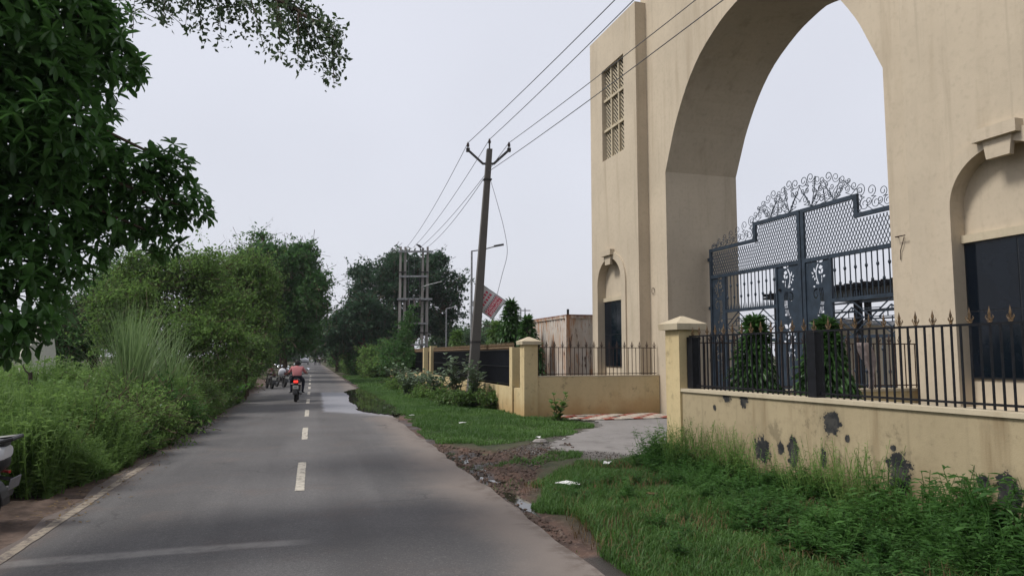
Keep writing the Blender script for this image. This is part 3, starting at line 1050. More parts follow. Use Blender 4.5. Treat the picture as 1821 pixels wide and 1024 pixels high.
# ------------------------------------------------------------------ boundary walls, pillars and railings
def spear(mat):
    m = MB()
    m.lathe([(.012, 0), (.02, .008), (.008, .022), (.014, .04), (.007, .06), (.016, .095), (.019, .115), (.010, .15), (.001, .20)], 6)
    for s_ in (-1, 1):
        m.tube([(0, 0, .03), (0, s_ * .032, .042), (0, s_ * .046, .068), (0, s_ * .036, .094)], [.009, .009, .008, .003], 5)
        m.tube([(s_ * .0, 0, .05), (s_ * .028, 0, .055), (s_ * .036, 0, .08)], [.008, .008, .003], 4)
        m.tube([(0, 0, .015), (0, s_ * .022, .012), (0, s_ * .03, .028)], [.008, .008, .004], 4)
    return m.mesh('finial', mat, True)


fin_gold, fin_rust = spear(M['gold']), spear(M['rustiron'])


def railing(label, loc, rz, length, h, step, th, bar_me, fin, iron, posts=(), fscale=1.0, group=None, x=0.0, knees=False):
    """runs along local -Y from the start, standing on z = 0"""
    r_ = thing('railing', label, 'railing', loc, rz, group)
    barobj('rail', bar_me, (x, 0, h), (x, -length, h), th * 1.35, r_)
    barobj('rail', bar_me, (x, 0, .05), (x, -length, .05), th * 1.35, r_)
    n = int(length / step)
    for k in range(n):
        y = -(k + .5) * length / n
        if any(abs(y + p) < .1 for p in posts): continue
        barobj('bar', bar_me, (x, y, .0), (x, y, h), th, r_)
        if k % 2 == 0: put('finial', fin, r_, loc=(x, y, h + th * .6), rot=(0, 0, random.uniform(-.3, .3)), scale=(fscale,) * 3)
    for p in posts:
        MB().span((x - .07, -p - .075, 0), (x + .07, -p + .075, h - .015)).build('post', iron, r_)
        put('finial', fin, r_, loc=(x, -p, h - .015), scale=(fscale,) * 3)
    return r_


def pillar(label, loc, rz, w, h, mat, group='square gate pillars with pyramid caps'):
    p = thing('gate_pillar', label, 'pillar', loc, rz, group)
    MB().frustum((0, 0, -.15), (w, w), (0, 0, h), (w, w)).build('shaft', mat, p)
    m = MB()
    m.frustum((0, 0, h), (w + .16, w + .16), (0, 0, h + .1), (w + .18, w + .18))
    m.frustum((0, 0, h + .1), (w + .18, w + .18), (0, 0, h + .23), (.05, .05))
    m.build('cap', M['coping'], p)
    return p


A = Vector((5.92, 11.0, 0))
AR = R(5.6)
pillar('cream pillar with a pyramid cap at the corner of the near stained wall', A, AR, .40, 2.22, M['cream'])
B = Vector((6.18, 20.86, 0))
pillar('cream pillar with a pyramid cap beyond the driveway, beside the long fence', B, GH, .42, 2.12, M['cream'])

# near front wall
fw = thing('boundary_wall', 'stained cream wall with black peeled patches along the near grass', 'wall', A, AR)
MB().span((-.16, -13.0, -.15), (.14, -.202, 1.22)).build('wall_body', M['cream_old'], fw)
MB().span((-.19, -13.0, 1.222), (.17, -.203, 1.27)).build('coping', M['coping'], fw)
railing('black railing with gold spearheads on the near stained wall', A + Vector((0, 0, 1.272)) + Matrix.Rotation(AR, 3, 'Z') @ Vector((0, -.21, 0)), AR, 8.4, .84, .105, .018, unit_iron, fin_gold, M['iron'], posts=(.09, 2.75, 5.6), fscale=.82)
# near return wall
d_ = Vector((10.83, 11.15, 0)) - A
rw = thing('boundary_wall', 'low cream return wall behind the two bushes, under the nearer pier', 'wall', A, math.atan2(d_.y, d_.x) + math.pi / 2)
MB().span((-.13, -d_.length, -.1), (.13, -.21, 1.16)).build('wall_body', M['cream'], rw)
MB().span((-.16, -d_.length, 1.162), (.16, -.211, 1.21)).build('coping', M['coping'], rw)
railing('thin railing with spearheads behind the two bushes', A + Vector((0, 0, 1.212)) + d_.normalized() * .24, math.atan2(d_.y, d_.x) + math.pi / 2, d_.length - .26, .80, .115, .015, unit_rust, fin_rust, M['iron'], fscale=.9)
# far return wall
E_ = Vector((10.43, 21.06, 0))
d2 = E_ - B
a2 = math.atan2(d2.y, d2.x) + math.pi / 2
rw2 = thing('boundary_wall', 'smooth cream return wall across the driveway, below the far tower', 'wall', B, a2)
MB().span((-.14, -d2.length, -.12), (.14, -.2, 1.17)).build('wall_body', M['cream'], rw2)
MB().span((-.15, -d2.length, 1.172), (.15, -.201, 1.20)).build('coping', M['coping'], rw2)
railing('thin rusty railing with spearheads in front of the far tower', B + Vector((0, 0, 1.202)) + d2.normalized() * .24, a2, d2.length - .26, .84, .125, .016, unit_rust, fin_rust, M['iron'], fscale=1.0)

# long fence beyond the pillar
lf = thing('roadside_fence', 'long cream wall with dark backed railing and gold spikes behind the leaning pole', 'fence', (6.12, 20.9, 0), 0)
def fence_run(y0, y1):
    MB().span((-.12, y0, -.1), (.12, y1, .82)).build('wall_body', M['cream'], lf)
    MB().span((.03, y0, .82), (.045, y1, 2.0)).build('backing_sheet', M['navy'], lf)
    b, s_ = MB(), MB()
    n = int((y1 - y0) / .12)
    for k in range(n):
        y = y0 + (k + .5) * (y1 - y0) / n
        b.box((-.01, y, 1.41), (.018, .018, 1.18))
        s_.lathe([(.014, 1.98), (.03, 2.05), (.012, 2.09), (.024, 2.13), (.001, 2.23)], 4, (-.01, y, 0))
    tag(b.build('bars', M['iron'], lf), kind='stuff')
    tag(s_.build('spikes', M['gold'], lf), kind='stuff')
    for z in (.9, 1.45, 1.98):
        barobj('rail', unit_iron, (-.012, y0, z), (-.012, y1, z), .032, lf)
def fpost(y, h=2.06, w=.34):
    MB().span((-.17, y - w / 2, -.1), (.17, y + w / 2, h)).build('post', M['cream'], lf)
MB().span((-.12, .215, -.1), (.12, .95, .82)).build('wall_body', M['cream'], lf)
barobj('bar', unit_rust, (0, .5, .82), (0, .5, 2.0), .02, lf)
barobj('bar', unit_rust, (0, .72, .82), (0, .72, 2.0), .02, lf)
fpost(1.15); fence_run(1.33, 17.2); fpost(17.4, 2.3, .38)
barobj('bar', unit_rust, (0, 18.2, .8), (0, 18.2, 2.0), .04, lf)
barobj('bar', unit_rust, (0, 18.6, .8), (0, 18.6, 2.0), .04, lf)
barobj('bar', unit_rust, (0, 19.0, .8), (0, 19.0, 2.0), .04, lf)
MB().span((-.1, 17.6, -.1), (.1, 19.6, .8)).build('wall_body', M['cream'], lf)
fpost(19.8, 2.25, .38); fence_run(20.0, 40.5)

# red and pale apron tiles at the foot of the far return wall
apron = thing('tile_apron', 'worn red and pale striped floor tiles along the far return wall', 'tiles', (6.95, 19.05, .028), R(2.3))
tr, tw_ = MB().box((0, 0, .012), (.285, .285, .024)).mesh('tile', M['redtile']), MB().box((0, 0, .012), (.285, .285, .024)).mesh('tile', M['whitetile'])
for i in range(11):
    for j in range(6):
        if random.random() < .06: continue
        put('tile', tr if ((i - j) % 3 == 0) else tw_, apron, loc=(.15 + .3 * i, .15 + .3 * j, random.uniform(-.006, .004)), rot=(random.uniform(-.01, .01), random.uniform(-.01, .01), random.uniform(-.02, .02)))

# grey cloth hanging on the near return railing
m = MB()
vs, fs = [], []
for j in range(13):
    for i in range(6):
        tt = j / 12
        wd = .30 * (1 - .65 * tt) + .05 * math.sin(tt * 7)
        vs.append(((i / 5 - .5) * wd + .14 * tt + .05 * math.sin(3.5 * tt), .03 * math.sin(i * 1.7 + j * .5) - .03 - .02 * tt, -.86 * tt))
        if i and j:
            a = j * 6 + i
            fs.append((a - 7, a - 6, a, a - 1))
m.add(vs, fs)
rag = m.build('cloth', M['ragcloth'], None, True)
rag.modifiers.new('thick', 'SOLIDIFY').thickness = .012
rag.location = A + d_.normalized() * 3.62 + Vector((0, -.035, 2.03))
tag(rag, 'grey cloth hanging from the thin railing right of the bushes', 'cloth')

# ------------------------------------------------------------------ inside the gate
iw = thing('inner_wall', 'pale cream courtyard wall with a white coping seen through the gate', 'wall', (26, 26, 0), R(20))
MB().span((-8, -.12, -.1), (14, .12, 3.0)).build('wall_body', M['coping'], iw)
MB().span((-8, -.2, 3.0), (14, .2, 3.18)).build('coping', simple('white_coping', (.62, .62, .62), .8), iw)
cnp = thing('shade_canopy', 'dark flat slatted canopy on black posts seen through the gate', 'canopy', (20.0, 21.3, 0), R(2.3))
MB().span((-2.6, -5.2, 4.0), (2.6, 4.2, 4.08)).build('roof_sheet', M['iron'], cnp)
for k in range(24):
    barobj('slat', unit_iron, (-2.7, -5.2 + k * .4, 4.16), (2.7, -5.2 + k * .4, 4.16), .12, cnp)
for px_ in (-2.2, 2.2):
    for py_ in (-4.6, -.4, 3.8):
        MB().span((px_ - .1, py_ - .1, -.05), (px_ + .1, py_ + .1, 4.0)).build('post', M['iron'], cnp)
for z in (3.3, 3.6):
    for px_ in (-2.2, 2.2):
        barobj('brace', MB().box((0, 0, 0), (1, 1, 1)).mesh('brace', M['bluesteel']), (px_, -4.6, z), (px_, 3.8, z), .06, cnp)

# ------------------------------------------------------------------ rusty container
ct = thing('shipping_container', 'rust streaked white corrugated container behind the far return wall', 'container', (10.45, 28.7, 0), R(1.5))
def corr(n, w, h, fn):
    vs, fs = [], []
    k = 0
    for i in range(n):
        for (a, d) in ((0, 0), (.28, 0), (.5, .045), (.78, .045)):
            x = (i + a) / n * w
            vs += [fn(x, 0, d), fn(x, h, d)]
    vs += [fn(w, 0, 0), fn(w, h, 0)]
    for i in range(len(vs) // 2 - 1): fs.append((2 * i, 2 * i + 1, 2 * i + 3, 2 * i + 2))
    return MB().add(vs, fs)
cz, ch, cw, cl = .72, 2.62, 2.5, 4.9
corr(15, cl - .2, ch - .2, lambda a, b, d: (-cw / 2 + .02 + d, -cl / 2 + .1 + a, cz + .1 + b)).build('side_panel', M['container'], ct)
corr(15, cl - .2, ch - .2, lambda a, b, d: (cw / 2 - .02 - d, -cl / 2 + .1 + a, cz + .1 + b)).build('side_panel', M['container'], ct)
corr(3, cw - .2, ch - .2, lambda a, b, d: (-cw / 2 + .1 + a, -cl / 2 + .02 + d, cz + .1 + b)).build('end_panel', M['container'], ct)
corr(3, cw - .2, ch - .2, lambda a, b, d: (-cw / 2 + .1 + a, cl / 2 - .02 - d, cz + .1 + b)).build('end_panel', M['container'], ct)
for sx_ in (-1, 1):
    for sy_ in (-1, 1):
        MB().box((sx_ * (cw / 2 - .05), sy_ * (cl / 2 - .05), cz + ch / 2), (.13, .13, ch)).build('corner_post', M['container'], ct)
    MB().box((sx_ * (cw / 2 - .05), 0, cz + ch - .06), (.12, cl - .14, .12)).build('top_rail', M['container'], ct)
    MB().box((sx_ * (cw / 2 - .05), 0, cz + .06), (.12, cl - .14, .12)).build('bottom_rail', M['container'], ct)
    MB().box((0, sx_ * (cl / 2 - .05), cz + ch - .06), (cw - .14, .12, .12)).build('top_rail', M['container'], ct)
    MB().box((0, sx_ * (cl / 2 - .05), cz + .06), (cw - .14, .12, .12)).build('bottom_rail', M['container'], ct)
    for sy_ in (-1, 1):
        MB().span((sx_ * 1.1 - .2, sy_ * 2.1 - .2, -.09), (sx_ * 1.1 + .2, sy_ * 2.1 + .2, cz)).build('support_block', M['concrete'], ct)
MB().box((0, 0, cz + ch + .005), (cw - .1, cl - .1, .03)).build('roof_sheet', M['container'], ct)
for y in (-2.35, 2.3):
    MB().box((-cw / 2 + .1, y, cz + ch + .1), (.08, .05, .24)).build('lifting_lug', M['darksteel'], ct)

# ================================================================== POLES AND WIRES
PB = Vector((5.50, 25.9, -.1))
lean = Vector((.64, -.12, 0))          # shift of the top
HP = 9.5
pole = thing('power_pole', 'leaning grey concrete power pole with a three armed top beside the fence', 'power pole', PB)
def pz(z): return Vector((lean.x * z / HP, lean.y * z / HP, z))
MB().frustum((0, 0, 0), (.36, .30), (lean.x, lean.y, HP), (.19, .17)).build('shaft', M['pole'], pole)
MB().frustum(pz(2.35), (.345, .29), pz(2.42), (.345, .29)).build('strap', M['darksteel'], pole)
ac = pz(HP - .55)
ins_prof = [(.02, 0), (.03, .02), (.06, .03), (.035, .06), (.068, .075), (.035, .11), (.055, .125), (.03, .165), (.035, .19), (.0, .2)]
side = Vector((_r.x, _r.y, 0)).normalized()
tips = []
for s_ in (-1, 1):
    p0, p1, p2 = ac + side * s_ * .02, ac + side * s_ * .2, ac + side * s_ * .76 + Vector((0, 0, .52))
    MB().tube([p0, p1, p2], .055, 4).build('cross_arm', M['darksteel'], pole)
    MB().box(p2 + Vector((0, 0, .0)), (.12, .12, .14)).build('bracket', M['darksteel'], pole)
    MB().lathe([(.012, -.05), (.012, .12)], 6, p2).build('pin', M['darksteel'], pole)
    MB().lathe(ins_prof, 10, p2 + Vector((0, 0, .10))).build('insulator', M['ceramic'], pole, True)
    tips.append(p2 + Vector((0, 0, .27)))
tp = pz(HP)
MB().lathe([(.03, -.05), (.03, .22)], 6, tp).build('pin', M['darksteel'], pole)
MB().lathe(ins_prof, 10, tp + Vector((0, 0, .2))).build('insulator', M['ceramic'], pole, True)
tips.insert(1, tp + Vector((0, 0, .37)))
tips.append(pz(HP - .85) + side * .02)
MB().box(pz(HP - 1.15), (.3, .26, .05)).build('clamp', M['darksteel'], pole)

DPc = Vector((6.3, 48.2, -.1))
dps = Vector((_r.x, _r.y, 0)).normalized()


def wire(a, b, sag, r, label, group):
    m = MB()
    P = []
    for i in range(15):
        t_ = i / 14
        P.append(Vector(a).lerp(Vector(b), t_) - Vector((0, 0, sag * 4 * t_ * (1 - t_))))
    m.tube(P, r, 4)
    return tag(m.build('power_line', M['wire']), label, 'power line', group)


NXT = [Vector(q_) for q_ in ((7.0, -6, 9.45), (7.1, -6, 9.6), (8.9, -6, 9.45), (8.3, -6, 8.6))]
for i in range(4):
    a = PB + tips[i]
    wire(a, NXT[i], .3, .011, ['overhead wire rising right from the left arm of the leaning pole', 'overhead wire rising right from the tip of the leaning pole', 'overhead wire rising right from the right arm of the leaning pole', 'lowest overhead wire rising right from below the arms of the leaning pole'][i], 'wires from the leaning pole to the right')
    wire(a, DPc + Vector((0, 0, 9.05)) + dps * (-.45 + .45 * i), .3, .011, ['overhead wire falling left from the left arm to the twin pole frame', 'overhead wire falling left from the pole tip to the twin pole frame', 'overhead wire falling left from the right arm to the twin pole frame', 'lowest overhead wire falling left to the twin pole frame'][i], 'wires from the leaning pole to the twin poles')

# loose service wire that holds the sign, and the sign
sc_ = W(868.5, 538, 26.6)
m = MB()
P = catmull([tuple(PB + pz(HP - 1.0) + side * .06), tuple(W(884, 360, 26.5)), tuple(W(897, 410, 26.5)), tuple(W(902, 450, 26.5)), tuple(W(893, 488, 26.6)), tuple(W(884, 524, 26.62))], 6)
m.tube(P, .009, 4)
tag(m.build('loose_wire', M['wire']), 'thin slack wire drooping from the leaning pole to the tilted sign', 'wire')
sg_ = thing('hanging_sign', 'tilted white and red advertising board hanging behind the leaning pole', 'sign', sc_)
q = Matrix((_r, _f, _u)).transposed().to_4x4()
sg_.rotation_euler = (q @ Matrix.Rotation(R(125), 4, 'Y')).to_euler()
SW, SH = .80, .92
MB().box((0, .02, 0), (SW, .02, SH)).build('board', M['board'], sg_)
MB().box((0, .03, 0), (SW + .05, .02, SH + .05)).build('frame', M['steel'], sg_)
MB().box((0, .008, .235), (SW - .06, .003, .28)).build('red_band', M['redprint'], sg_)
def text(s_, x, z, size, mat, parent, y=.004):
    cu = bpy.data.curves.new('lettering', 'FONT')
    cu.body = s_
    cu.size = size
    cu.align_x, cu.align_y = 'CENTER', 'CENTER'
    cu.extrude = .0015
    cu.materials.append(mat)
    tmp = bpy.data.objects.new('lettering', cu)
    col.objects.link(tmp)
    me = bpy.data.meshes.new_from_object(tmp.evaluated_get(bpy.context.evaluated_depsgraph_get()))
    bpy.data.objects.remove(tmp)
    return put('lettering', me, parent, loc=(x, y, z), rot=(math.pi / 2, 0, 0))
text('HOMAGE', 0, .30, .15, M['whiteprint'], sg_)
text('INFRATECH', 0, .165, .135, M['whiteprint'], sg_)
m = MB()
for i in range(9): m.box((-.33 + i * .08, .007, .06), (.05, .003, .045))
for i in range(4): m.box((-.12 + i * .08, .007, .42), (.05, .003, .03))
m.build('small_print', M['greyprint'], sg_)
m = MB()
for j in range(2):
    for i in range(6): m.box((-.27 + i * .11, .007, -.10 - j * .16), (.075, .003, .10)); 
m.build('red_print', M['redprint'], sg_)

# twin pole frame
dpo = thing('twin_pole_frame', 'twin pairs of concrete poles joined by steel cross arms before the dark tree', 'power pole', DPc, -YAW)
for (x, y) in ((-.86, 0), (-.56, .1), (.62, 0), (.92, .1)):
    hh = 9.1 if x not in (.62,) else 9.0
    MB().frustum((x, y, 0), (.20, .18), (x + .02, y, hh), (.13, .12)).build('shaft', M['concrete'], dpo)
for z, x0, x1 in ((8.75, -1.0, 1.35), (7.1, -.9, 1.0), (5.6, -1.0, 1.3), (4.0, -.5, 1.0), (2.6, -.9, 1.0)):
    barobj('cross_arm', MB().box((0, 0, 0), (1, 1, 1)).mesh('cross_arm', M['steel']), (x0, -.15, z), (x1, -.15, z), .12, dpo)
for k, z in enumerate((7.4, 5.5, 3.4)):
    for x in (-.71, .77):
        MB().box((x, .03, z), (.52, .3, .06)).build('pole_band', M['darksteel'], dpo)
for x in (-.25, .12, .5):
    MB().lathe(ins_prof, 8, (x, -.15, 8.8)).build('insulator', M['ceramic'], dpo)
    MB().tube([(x, -.17, 8.7), (x - .03, -.2, 7.0), (x, -.18, 5.7)], .016, 4).build('jumper_wire', M['wire'], dpo)
    MB().box((x, -.2, 5.35), (.12, .14, .5)).build('fuse_unit', M['ceramic'], dpo)
MB().box((-.05, -.25, 2.3), (.22, .2, .5)).build('switch_box', M['redbark'], dpo)
MB().tube([(.62, -.12, 6.4), (1.1, -.2, 6.55), (1.95, -.3, 6.75)], .03, 5).build('lamp_bracket', M['steel'], dpo)

# crow on the frame
bd = MB()
bd.lathe([(.0, -.2), (.03, -.17), (.07, -.08), (.085, .02), (.06, .10), (.045, .13), (.055, .17), (.04, .21), (.012, .235), (.0, .29)], 8, (0, 0, 0), Matrix.Rotation(R(-62), 3, 'Y'))
bd.box((.24, 0, -.12), (.2, .08, .02), Matrix.Rotation(R(32), 3, 'Y'))
for s_ in (-1, 1): bd.tube([(.02, s_ * .03, -.04), (.02, s_ * .03, -.15)], .01, 4)
bo = bd.build('crow', M['hair'], None, True)
bo.location = DPc + dps * .38 + Vector((0, 0, 9.12)) + Vector((0, -.15, 0))
bo.rotation_euler = (0, 0, -YAW + .3)
tag(bo, 'black crow perched on top of the twin pole frame', 'crow')


def street_lamp(label, base, h, arm, rz):
    l_ = thing('street_lamp', label, 'street lamp', base, rz, 'slim grey street lamps')
    MB().lathe([(.075, -.1), (.06, h * .5), (.045, h)], 8).build('post', M['steel'], l_, True)
    MB().tube([(0, 0, h - .02), (arm * .5, 0, h + .06), (arm, 0, h + .22)], .03, 6).build('arm', M['steel'], l_, True)
    MB().box((arm + .2, 0, h + .27), (.5, .16, .08), Matrix.Rotation(R(-10), 3, 'Y')).build('lamp_head', M['darksteel'], l_)
    return l_
street_lamp('tall slim street lamp just behind the leaning pole', W(838, 632, 36) * 1 + Vector((0, 0, -1.8)), 7.0, 1.15, -YAW)
street_lamp('small distant street lamp left of the leaning pole', W(793, 632, 62) + Vector((0, 0, -1.8)), 5.8, .9, -YAW)
for px_, d, h, lb in ((930, 95, 8.0, 'distant steel twin mast with a cross bar left of the container'), (877, 80, 5.4, 'distant single mast seen under the hanging sign'), (103, 75, 9.3, 'distant pole glimpsed through the left tree')):
    b_ = W(px_, 632, d) + Vector((0, 0, -1.85))
    o = thing('utility_mast', lb, 'mast', b_, -YAW, 'distant utility masts')
    MB().span((-.35, -.1, 0), (-.2, .1, h)).build('shaft', M['steel'], o)
    if px_ == 930:
        MB().span((.2, -.1, 0), (.35, .1, h)).build('shaft', M['steel'], o)
    barobj('cross_arm', unit_rust, (-1.0, 0, h - .3), (1.0, 0, h - .3), .1, o)
    barobj('cross_arm', unit_rust, (-.9, 0, h - 1.3), (.9, 0, h - 1.3), .08, o)

# ================================================================== VEHICLES
def wheel(parent, y, r, w, x=0):
    wo = MB().lathe([(r - .10, -w * .35), (r - .03, -w * .5), (r, -w * .25), (r, w * .25), (r - .03, w * .5), (r - .10, w * .35)], 22, (0, 0, 0), Matrix.Rotation(math.pi / 2, 3, 'Y')).build('wheel', M['rubber'], parent, True, loc=(x, y, r))
    rim = MB().lathe([(r - .105, -.025), (r - .085, -.03), (r - .085, .03), (r - .105, .025)], 18, (0, 0, 0), Matrix.Rotation(math.pi / 2, 3, 'Y'))
    for k in range(5):
        a = 2 * math.pi * k / 5
        rim.tube([(0, .03 * math.cos(a), .03 * math.sin(a)), (0, (r - .09) * math.cos(a), (r - .09) * math.sin(a))], .014, 4)
    rim.lathe([(.05, -.05), (.05, .05)], 10, (0, 0, 0), Matrix.Rotation(math.pi / 2, 3, 'Y'))
    rim.build('rim', M['darksteel'], wo)
    return wo


def loft(secs, n=10):
    """rounded body from sections (y, cx, cz, halfwidth, halfheight)"""
    m = MB()
    vs, fs = [], []
    for (y, x, z, a, b) in secs:
        for k in range(n):
            w_ = 2 * math.pi * k / n
            c, s_ = math.cos(w_), math.sin(w_)
            vs.append((x + a * math.copysign(abs(c) ** .75, c), y, z + b * math.copysign(abs(s_) ** .75, s_)))
    for i in range(len(secs) - 1):
        fs += [(i * n + k, i * n + (k + 1) % n, (i + 1) * n + (k + 1) % n, (i + 1) * n + k) for k in range(n)]
    fs += [tuple(range(n - 1, -1, -1)), tuple(range((len(secs) - 1) * n, len(secs) * n))]
    return m.add(vs, fs)


def motorcycle(label, loc, rz, paint, lit, tilt=0.0, group=None):
    b = thing('motorcycle', label, 'motorcycle', loc, rz, group)
    b.rotation_euler = (0, tilt, rz)
    wheel(b, -.63, .30, .12); wheel(b, .66, .30, .09)
    loft([(-.02, 0, .82, .05, .06), (.1, 0, .86, .13, .10), (.3, 0, .90, .15, .12), (.45, 0, .90, .10, .10), (.52, 0, .88, .05, .06)]).build('fuel_tank', M[paint], b, True)
    loft([(-.72, 0, .86, .06, .03), (-.6, 0, .86, .12, .045), (-.3, 0, .83, .135, .05), (-.02, 0, .81, .10, .05)]).build('seat', M['blackplastic'], b, True)
    loft([(-.92, 0, .80, .04, .04), (-.8, 0, .79, .085, .07), (-.5, 0, .73, .10, .08), (-.1, 0, .68, .10, .08)]).build('tail_cowl', M[paint], b, True)
    tl = MB().box((0, -.90, .79), (.15, .06, .08)).build('tail_light', M['taillight' if lit else 'maroon_paint'], b)
    MB().box((0, -.97, .58), (.21, .012, .13), Matrix.Rotation(R(12), 3, 'X')).build('number_plate', M['plate_white'], b)
    m = MB()
    for i in range(9):
        a = R(20 + i * 12)
        for s_ in (-.07, .07): m.v.append((s_, -.63 - .36 * math.sin(a - .5) * 1.0, .30 + .36 * math.cos(a - .5)))
    m.f = [(2 * i, 2 * i + 1, 2 * i + 3, 2 * i + 2) for i in range(8)]
    o = m.build('rear_mudguard', M['blackplastic'], b)
    o.modifiers.new('thick', 'SOLIDIFY').thickness = .012
    MB().box((0, -.93, .66), (.10, .10, .16)).build('plate_bracket', M['blackplastic'], b)
    e = MB(); e.box((0, .08, .42), (.24, .38, .26)); e.lathe([(.09, 0), (.11, .05), (.09, .2), (.07, .24)], 10, (0, .2, .5), Matrix.Rotation(R(-25), 3, 'X'))
    e.build('engine', M['darksteel'], b)
    MB().tube([(.13, .25, .32), (.16, -.1, .27), (.17, -.35, .30), (.18, -.85, .40)], [.03, .03, .05, .05], 8).build('exhaust', M['steel'], b, True)
    f = MB()
    for s_ in (-.09, .09):
        f.tube([(s_, .66, .30), (s_, .46, .98)], .026, 6)
        f.tube([(s_ * 1.1, -.63, .30), (s_ * 1.3, -.45, .74)], .03, 6)
        f.tube([(s_ * .9, -.63, .30), (s_ * .9, .0, .34)], .024, 6)
    f.tube([(0, .46, .92), (0, .1, .62), (0, -.1, .5)], .035, 6)
    f.build('fork', M['darksteel'], b)
    MB().tube([(-.37, .28, 1.06), (-.2, .4, 1.05), (0, .45, 1.0), (.2, .4, 1.05), (.37, .28, 1.06)], .015, 6).build('handlebar', M['darksteel'], b)
    loft([(.48, 0, .92, .06, .06), (.56, 0, .93, .11, .10), (.64, 0, .92, .09, .09)]).build('headlamp', M[paint], b, True)
    for s_ in (-1, 1):
        st = MB().tube([(s_ * .27, .36, 1.06), (s_ * .36, .34, 1.2)], .007, 5).build('mirror_stem', M['darksteel'], b)
        MB().lathe([(.0, -.012), (.045, -.012), (.06, 0), (.045, .02), (0, .022)], 10, (s_ * .39, .34, 1.24), Matrix.Rotation(R(84), 3, 'X')).build('mirror', M['mirror'], st, True)
        MB().box((s_ * .14, -.80, .70), (.1, .03, .03)).build('indicator', M['lens'], b)
        MB().tube([(s_ * .1, -.1, .36), (s_ * .3, -.1, .34)], .016, 5).build('footpeg', M['rubber'], b)
    return b


RB = Vector((-.56, 30.2, .022))
motorcycle('black motorcycle with a lit red tail light under the rider', RB, R(-2), 'black_paint', True)
GPK = 'motorcycles parked at the left road edge'
pk1 = motorcycle('maroon motorcycle parked nearest the weeds at the left road edge', (-2.25, 42.4, -.02), R(14), 'maroon_paint', False, R(7), GPK)
pk2 = copy_tree(pk1); pk2.location = (-1.75, 44.2, -.01); pk2.rotation_euler = (0, R(8), R(20))
tag(pk2, 'motorcycle with a white sack over its seat at the left road edge')
pk3 = copy_tree(pk1); pk3.location = (-1.35, 46.2, 0); pk3.rotation_euler = (0, R(-7), R(-16))
tag(pk3, 'motorcycle parked closest to the lane, next to the sack bike')
pk4 = copy_tree(pk1); pk4.location = (-2.5, 47.6, 0); pk4.rotation_euler = (0, R(7), R(8))
tag(pk4, 'farthest of the motorcycles parked under the dark left trees')
sk = loft([(-.25, 0, 0, .10, .16), (-.15, 0, 0, .26, .30), (.05, .02, .02, .28, .33), (.2, 0, 0, .22, .28), (.28, 0, 0, .08, .12)]).build('sack', M['sackcloth'], None, True)
sk.scale = (.72, .8, .72)
sk.location = Vector((-1.66, 43.8, .84)); sk.rotation_euler = (R(8), R(14), R(10))
tag(sk, 'bulging white sack on the seat of a parked motorcycle', 'sack')

# scooter at the left edge, its tail towards the road
scr_ = thing('scooter', 'white and grey scooter with a red stripe cut by the left picture edge', 'scooter', (-3.90, 9.30, -.02), R(88))
scr_.rotation_euler = (0, R(-6), R(82))
wheel(scr_, -.47, .25, .11); wheel(scr_, .72, .25, .10)
loft([(-.80, 0, .80, .09, .06), (-.72, 0, .76, .17, .13), (-.5, 0, .68, .20, .17), (-.2, 0, .60, .21, .20), (.05, 0, .50, .19, .18), (.2, 0, .40, .16, .10)], 14).build('side_panels', M['white_paint'], scr_, True)
loft([(-.79, 0, .89, .07, .03), (-.6, 0, .88, .15, .055), (-.2, 0, .84, .16, .06), (.15, 0, .81, .12, .055), (.2, 0, .80, .06, .03)], 12).build('seat', M['blackplastic'], scr_, True)
MB().tube([(-.15, -.5, .90), (-.16, -.78, .93), (-.1, -.88, .95), (.1, -.88, .95), (.16, -.78, .93), (.15, -.5, .90)], .022, 7).build('grab_rail', M['blackplastic'], scr_, True)
loft([(-.80, 0, .70, .05, .04), (-.76, 0, .70, .13, .09), (-.68, 0, .66, .17, .10)], 12).build('tail_light', M['blackplastic'], scr_, True)
for s_ in (-1, 1):
    MB().tube([(s_ * .10, -.76, .56), (s_ * .205, -.5, .56), (s_ * .212, -.2, .47), (s_ * .19, .05, .40)], .018, 5).build('red_stripe', M['red_paint'], scr_)
    loft([(-.66, s_ * .09, .52, .03, .03), (-.5, s_ * .15, .50, .05, .06), (-.2, s_ * .16, .43, .06, .07), (.1, s_ * .14, .36, .05, .06)], 8).build('lower_panel', M['grey_paint'], scr_, True)
MB().tube([(.15, .1, .26), (.19, -.2, .25), (.2, -.35, .28), (.2, -.72, .33)], [.02, .03, .055, .055], 9).build('exhaust', M['blackplastic'], scr_, True)
m = MB()
for i in range(8):
    a = R(-5 + i * 14)
    for x_ in (-.07, .07): m.v.append((x_, -.47 - .31 * math.sin(a), .25 + .31 * math.cos(a)))
m.f = [(2 * i, 2 * i + 1, 2 * i + 3, 2 * i + 2) for i in range(7)]
o = m.build('rear_mudguard', M['blackplastic'], scr_); o.modifiers.new('thick', 'SOLIDIFY').thickness = .012
MB().box((0, -.86, .47), (.2, .012, .12), Matrix.Rotation(R(14), 3, 'X')).build('number_plate', M['greyprint'], scr_)
MB().tube([(0, -.6, .54), (0, -.86, .5)], .02, 5).build('plate_bracket', M['blackplastic'], scr_)
MB().span((-.15, .15, .28), (.15, .58, .36)).build('footboard', M['grey_paint'], scr_)
loft([(.55, 0, .36, .16, .08), (.62, 0, .62, .17, .26), (.68, 0, .76, .13, .25), (.76, 0, .62, .07, .12)], 12).build('front_apron', M['white_paint'], scr_, True)
MB().tube([(0, .72, .25), (0, .6, .95)], .03, 6).build('fork', M['darksteel'], scr_)
loft([(.5, 0, 1.02, .08, .05), (.58, 0, 1.03, .15, .08), (.68, 0, 1.0, .10, .07)], 12).build('handlebar_cowl', M['white_paint'], scr_, True)
